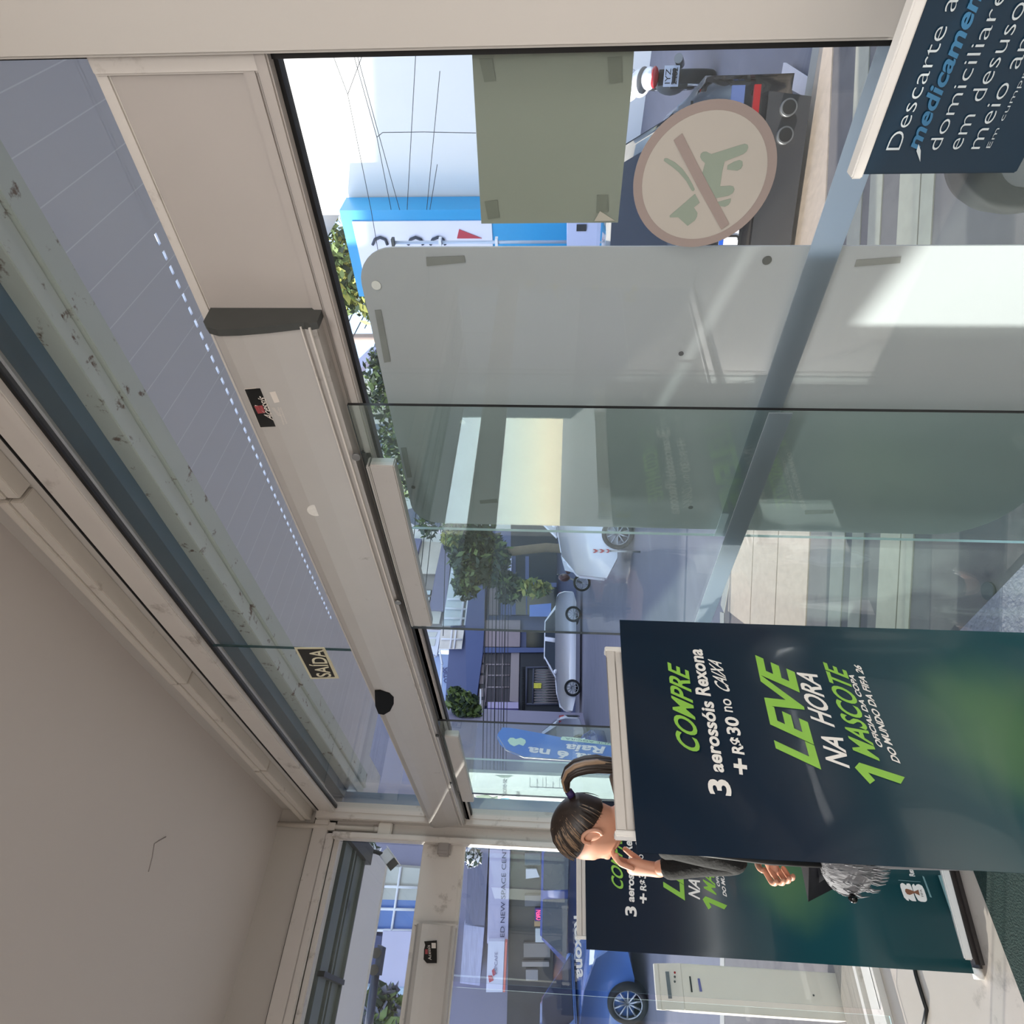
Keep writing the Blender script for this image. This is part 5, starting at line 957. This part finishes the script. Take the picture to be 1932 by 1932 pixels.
MB().add(V, Fq, 0, True).build('tread', TYRE, tw); MB().tube([tc_ - ax * .08, tc_ + ax * .08], R_ * .6, 32).build('wheel_disc', mat('hub_grey', (150, 150, 150), .5), tw)
mb = MB()
for k, chh in enumerate('INNOVA'):
    a = math.radians(196 + k * 9); rad = sd_ * math.cos(a) + Vector((0, 0, 1)) * math.sin(a); tg = ax.cross(rad); b_ = tc_ + ax * .113 + rad * R_ * .80; mb.text(chh, b_ - tg * .017, b_ + tg * .017, b_ - tg * .017 + rad * -.040 * -1, bold=.02)
mb.build('lettering', mat('tyre_yellow', (150, 136, 84), .6), tw)
# chevron boards, white marker plate by the kerb
for lb_, (x0, x1, y0, y1), d in (('red and white chevron board on a post near the white van', (1126, 1158, 968, 984), 12), ('small red and white striped barrier board low on the road', (1118, 1150, 1036, 1043), 12)):
    ct = at((x0 + x1) / 2, (y0 + y1) / 2, d); th_ = thing('chevron_board', lb_, 'road sign', (ct.x, ct.y, -.1)); n3 = Vector((-ct.x, -ct.y, 0)).normalized()
    f_ = lambda x, y, k=0: onP(x, y, ct + n3 * k, n3)
    MB().prism([f_(x0, y0), f_(x1, y0), f_(x1, y1), f_(x0, y1)], -n3 * .02).build('board', WHT, th_)
    mb = MB()
    for k in range(3): xa = x0 + (x1 - x0) * (k + .0) / 2.6; dx = (x1 - x0) / 6; ym = (y0 + y1) / 2; mb.prism([f_(xa, y0, .01), f_(min(x1, xa + dx), y0, .01), f_(min(x1, xa + dx * 2), ym, .01), f_(min(x1, xa + dx), y1, .01), f_(xa, y1, .01), f_(min(x1, xa + dx), ym, .01)], n3 * .004)
    mb.build('red_stripes', bmat('chev_red', (190, 40, 50)), th_); MB().tube([f_(x1, (y0 + y1) / 2, -.03), Vector((f_(x1, (y0 + y1) / 2).x, f_(x1, (y0 + y1) / 2).y, -.12))], .02, 6).build('post', STEEL, th_)
wp = [onZ(x, y, -.10) for x, y in ((1483, 118), (1552, 162), (1542, 192), (1476, 158))]
tag(MB().prism(wp, (0, 0, .02)).build('kerb_plate', mat('kerb_plate_w', (206, 198, 204), .8)), 'pale loose plate lying at the kerb right of the black car', 'plate')
# ================================================================ feather flag and vaccination board
def board_frame(x, y, d):
    c = at(x, y, d); n3 = -ray(x, y); n3.z = 0; n3.normalize(); return c, n3, (lambda X, Y, k=0: onP(X, Y, c + n3 * k, n3))
G = lambda x, y: (880 + x * .15528, 1360 + y * .15528)
c, n3, f_ = board_frame(1050, 1405, 9)
fl = thing('feather_flag', 'blue feather flag with white Raia lettering standing outside the left glass leaf', 'flag', (c.x, c.y, -.1))
poly = [(370, 200), (385, 150), (440, 80), (520, 84), (600, 95), (900, 150), (1150, 200), (2000, 300), (2400, 340), (2400, 560), (1800, 505), (1500, 490), (1000, 460), (670, 435), (560, 400), (480, 350), (410, 290)]
MB().prism([f_(*G(*p)) for p in poly], -n3 * .006).build('flag_cloth', mat('flag_blue', (66, 124, 196), .6, var=.08, scale=5), fl)
MB().prism([f_(*G(*p), .006) for p in [(500, 240), (530, 205), (570, 205), (600, 222), (660, 205), (715, 230), (722, 262), (690, 305), (640, 285), (580, 310), (530, 285)]], n3 * .002).build('emblem', mat('flag_emblem', (198, 226, 196), .6, var=.1, scale=30), fl)
MB().prism([f_(*G(*p), .006) for p in [(1145, 215), (1165, 190), (1300, 200), (1770, 275), (2100, 310), (2100, 330), (1750, 298), (1150, 232)]], n3 * .002).build('pale_strip', MATS['flag_emblem'], fl)
MB().text('Raia', f_(*G(1690, 318), .008), f_(*G(1215, 283), .008), f_(*G(1655, 396), .008), bold=.03).build('white_lettering', INKW, fl); mb = MB().text('Vacina é na', f_(*G(2130, 486), .008), f_(*G(755, 318), .008), f_(*G(2112, 572), .008), bold=.03); mb.build('white_lettering', INKW, fl)
MB().text('VENDE AGORA', f_(*G(1900, 292), .009), f_(*G(1200, 204), .009), f_(*G(1898, 310), .009)).build('small_lettering', mat('flag_ink', (70, 90, 110), .6), fl)
pp = f_(*G(2000, 570)); MB().tube([f_(*G(380, 190), -.01), f_(*G(480, 350), -.01), f_(*G(700, 440), -.01), f_(*G(1500, 495), -.01), Vector((pp.x, pp.y, -.03))], .012, 8).build('pole', STEEL, fl); MB().box(Vector((pp.x - .25, pp.y - .25, -.03)), Vector((pp.x + .25, pp.y + .25, .03))).build('base_plate', DARKP, fl)
c, n3, f_ = board_frame(1000, 1490, 6.5); n3 = Vector((.1, -.995, 0)); f_ = lambda X, Y, k=0: onP(X, Y, c + n3 * k, n3)
vb = thing('vaccination_board', 'white vaccination price board reading Vacine-se standing outside behind the woman', 'board', (c.x, c.y, -.03))
MB().prism([f_(*G(30, 625)), f_(*G(2300, 720)), f_(*G(2300, 1060)), f_(*G(1240, 1015)), f_(*G(350, 985)), f_(*G(110, 930)), f_(*G(20, 905))], -n3 * .03).build('board', mat('vac_white', (196, 204, 200), .5, var=.03), vb)
mb = MB().text('Vacine-se', f_(*G(488, 925), .002), f_(*G(492, 712), .002), f_(*G(420, 922), .002)).text('aqui', f_(*G(645, 928), .002), f_(*G(645, 862), .002), f_(*G(590, 926), .002)); mb.build('heading', mat('vac_ink', (16, 20, 22), .6), vb)
mb = MB()
for x in (770, 925, 965, 1130, 1170): mb.prism([f_(*G(x, 690), .002), f_(*G(x + 5, 690), .002), f_(*G(x + 5, 805), .002), f_(*G(x, 805), .002)], n3 * .001)
mb.prism([f_(*G(770, 800), .002), f_(*G(1240, 820), .002), f_(*G(1240, 826), .002), f_(*G(770, 806), .002)], n3 * .001).text('gripe', f_(*G(868, 820), .002), f_(*G(868, 705), .002), f_(*G(845, 820), .002)).text('dengue', f_(*G(1060, 815), .002), f_(*G(1060, 740), .002), f_(*G(1040, 815), .002)); mb.build('price_table', MATS['vac_ink'], vb)
def lens(x0, x1, y0, b_, k): return [f_(*G(x0 + (x1 - x0) * t, y0 + b_ * math.sin(math.pi * t)), k) for t in [i / 10 for i in range(11)]]
MB().prism(lens(105, 380, 915, 60, .002) + [f_(*G(380, 960), .002), f_(*G(250, 900), .002)], n3 * .001).build('green_wave', mat('vac_green', (50, 96, 58), .5), vb); MB().prism([f_(*G(350, 985), .002), f_(*G(420, 945), .002), f_(*G(500, 942), .002), f_(*G(590, 975), .002), f_(*G(560, 988), .002)], n3 * .001).build('cyan_wave', mat('vac_cyan', (40, 180, 220), .5), vb)
MB().prism([f_(*G(350, 660), .002), f_(*G(430, 690), .002), f_(*G(500, 690), .002), f_(*G(570, 668), .002)], n3 * .001).build('top_wave', MATS['vac_green'], vb)
pp = f_(1300, 1500, -.02); MB().tube([Vector((pp.x, pp.y, .6)), Vector((pp.x, pp.y, -.03))], .03, 8).build('stand', STEEL, vb)
# blue clad column outside the corner
struct('wall_blue_column', MB().box((-4.2, 1.10, -.05), (-4.02, 1.215, 2.9)), mat('column_blue', (92, 130, 168), .4, var=.06, scale=3))
# ================================================================ traffic light and security camera
tl_ = thing('traffic_light', 'dark traffic light head and pole seen through the upper side glazing', 'traffic light', at(700, 1830, 9.5)); c, n3, f_ = board_frame(700, 1830, 9.5); TL = mat('tl_dark', (44, 48, 66), .5)
MB().prism([f_(*B7(735, 420)), f_(*B7(830, 470)), f_(*B7(745, 1010)), f_(*B7(650, 1000))], -n3 * .2).build('signal_head', TL, tl_)
for q_ in ((700, 585), (655, 905)): MB().tube([f_(*B7(*q_), .0), f_(*B7(*q_), .16)], .055, 14).build('signal_hood', BLKGLOSS, tl_)
for q_ in ([(610, 575), (715, 568), (712, 608), (665, 600)], [(540, 905), (665, 885), (662, 920), (600, 925)]): MB().prism([f_(*B7(*p), .05) for p in q_], -n3 * .03).build('hood_top', WHT, tl_)
MB().tube([f_(*B7(690, 980), -.1), f_(*B7(560, 1950), -.1)], .05, 10).build('pole', TL, tl_)
sc_ = thing('security_camera', 'white box security camera under the canopy outside the side glazing', 'camera', onX(730, 1615, -4.95))
k0, k1 = onX(727, 1611, -4.95), onX(744, 1636, -4.8); d_ = (k1 - k0).normalized(); s1 = Vector((1, 0, 0)); s1 = (s1 - d_ * s1.dot(d_)).normalized(); s3 = d_.cross(s1).normalized()
MB().obox(k0 - s1 * .03 - s3 * .035, d_ * .17, s1 * .06, s3 * .07).build('housing', WHITE, sc_, bevel=.005); MB().obox(k0 - s1 * .028 - s3 * .033 + d_ * .168, d_ * .006, s1 * .056, s3 * .066).build('lens_window', BLKGLOSS, sc_)
MB().obox(k0 - s1 * .036 - s3 * .04 - d_ * .01, d_ * .2, s1 * .072, s3 * .006).build('sun_shield', WHITE, sc_)
MB().tube([k0 + d_ * .04, k0 + d_ * .03 + Vector((0, .02, .08)), Vector((k0.x, k0.y + .02, 3.0))], .014, 8).build('bracket', BLACK, sc_)
# white access totem outside the side entrance
cx_ = -4.5; tz = 1.0
tt = thing('ticket_totem', 'slim pale ticket dispenser totem with small display, outside the side entrance', 'ticket dispenser', (cx_, .39, -.03))
TOT = mat('totem_beige', (208, 203, 194), .45, var=.03)
MB().box((cx_ - .16, .285, -.03), (cx_, .50, .86)).prism([(cx_ - .16, .285, .86), (cx_ - .16, .50, .86), (cx_ - .10, .50, tz - .02), (cx_ - .10, .285, tz - .02)], (.04, 0, 0)).build('cabinet', TOT, tt, bevel=.004)
MB().add([(cx_, .285, .86), (cx_, .50, .86), (cx_ - .08, .50, tz), (cx_ - .08, .285, tz), (cx_ - .12, .285, .86), (cx_ - .12, .50, .86), (cx_ - .12, .50, tz), (cx_ - .12, .285, tz)], [(0, 1, 2, 3), (3, 2, 6, 7), (0, 3, 7, 4), (1, 5, 6, 2), (4, 5, 1, 0), (4, 7, 6, 5)]).build('sloped_head', TOT, tt)
onT = lambda x, y: onX(x, y, cx_ + .002)
def tq(pts, name, m_): MB().prism([onT(*p) for p in pts], (.002, 0, 0)).build(name, m_, tt)
tq([(1255, 1833), (1262, 1833), (1268, 1884), (1261, 1884)], 'display', mat('tot_disp', (96, 102, 108), .3)); tq([(1300, 1842), (1303, 1842), (1307, 1872), (1304, 1872)], 'card_slot', BLACK); tq([(1316, 1846), (1320, 1846), (1325, 1871), (1320, 1871)], 'coin_slot', mat('tot_blue', (90, 90, 150), .4))
for y in (1835, 1843, 1852): a = onT(1273, y); MB().tube([a, a + Vector((.004, 0, 0))], .006, 10).build('button', RED if y == 1835 else DARKP, tt)
a = onT(1535, 1878); MB().tube([a, a + Vector((.004, 0, 0))], .005, 10).build('lock', DARKP, tt)
# mirrored lettering on the side entrance glass and dark cable on the floor
gx = XB + .046; f_ = lambda x, y: onX(x, y, gx)
tag(MB().text('Rexona', f_(1083, 1728), f_(1089, 1846), f_(1098, 1728), bold=.03).build('glass_lettering', mat('inscription_white', (226, 228, 236), .5)), 'white Rexona lettering reversed on the side entrance glass', 'inscription')
cb = [onZ(1722, 1812, .008), onZ(1728, 1840, .008), onZ(1740, 1880, .008), onZ(1748, 1905, .008), onZ(1738, 1960, .008)]
tag(MB().tube(cb, .008, 8).build('floor_cable', BLACK), 'black cable lying on the floor along the side entrance sill', 'cable')
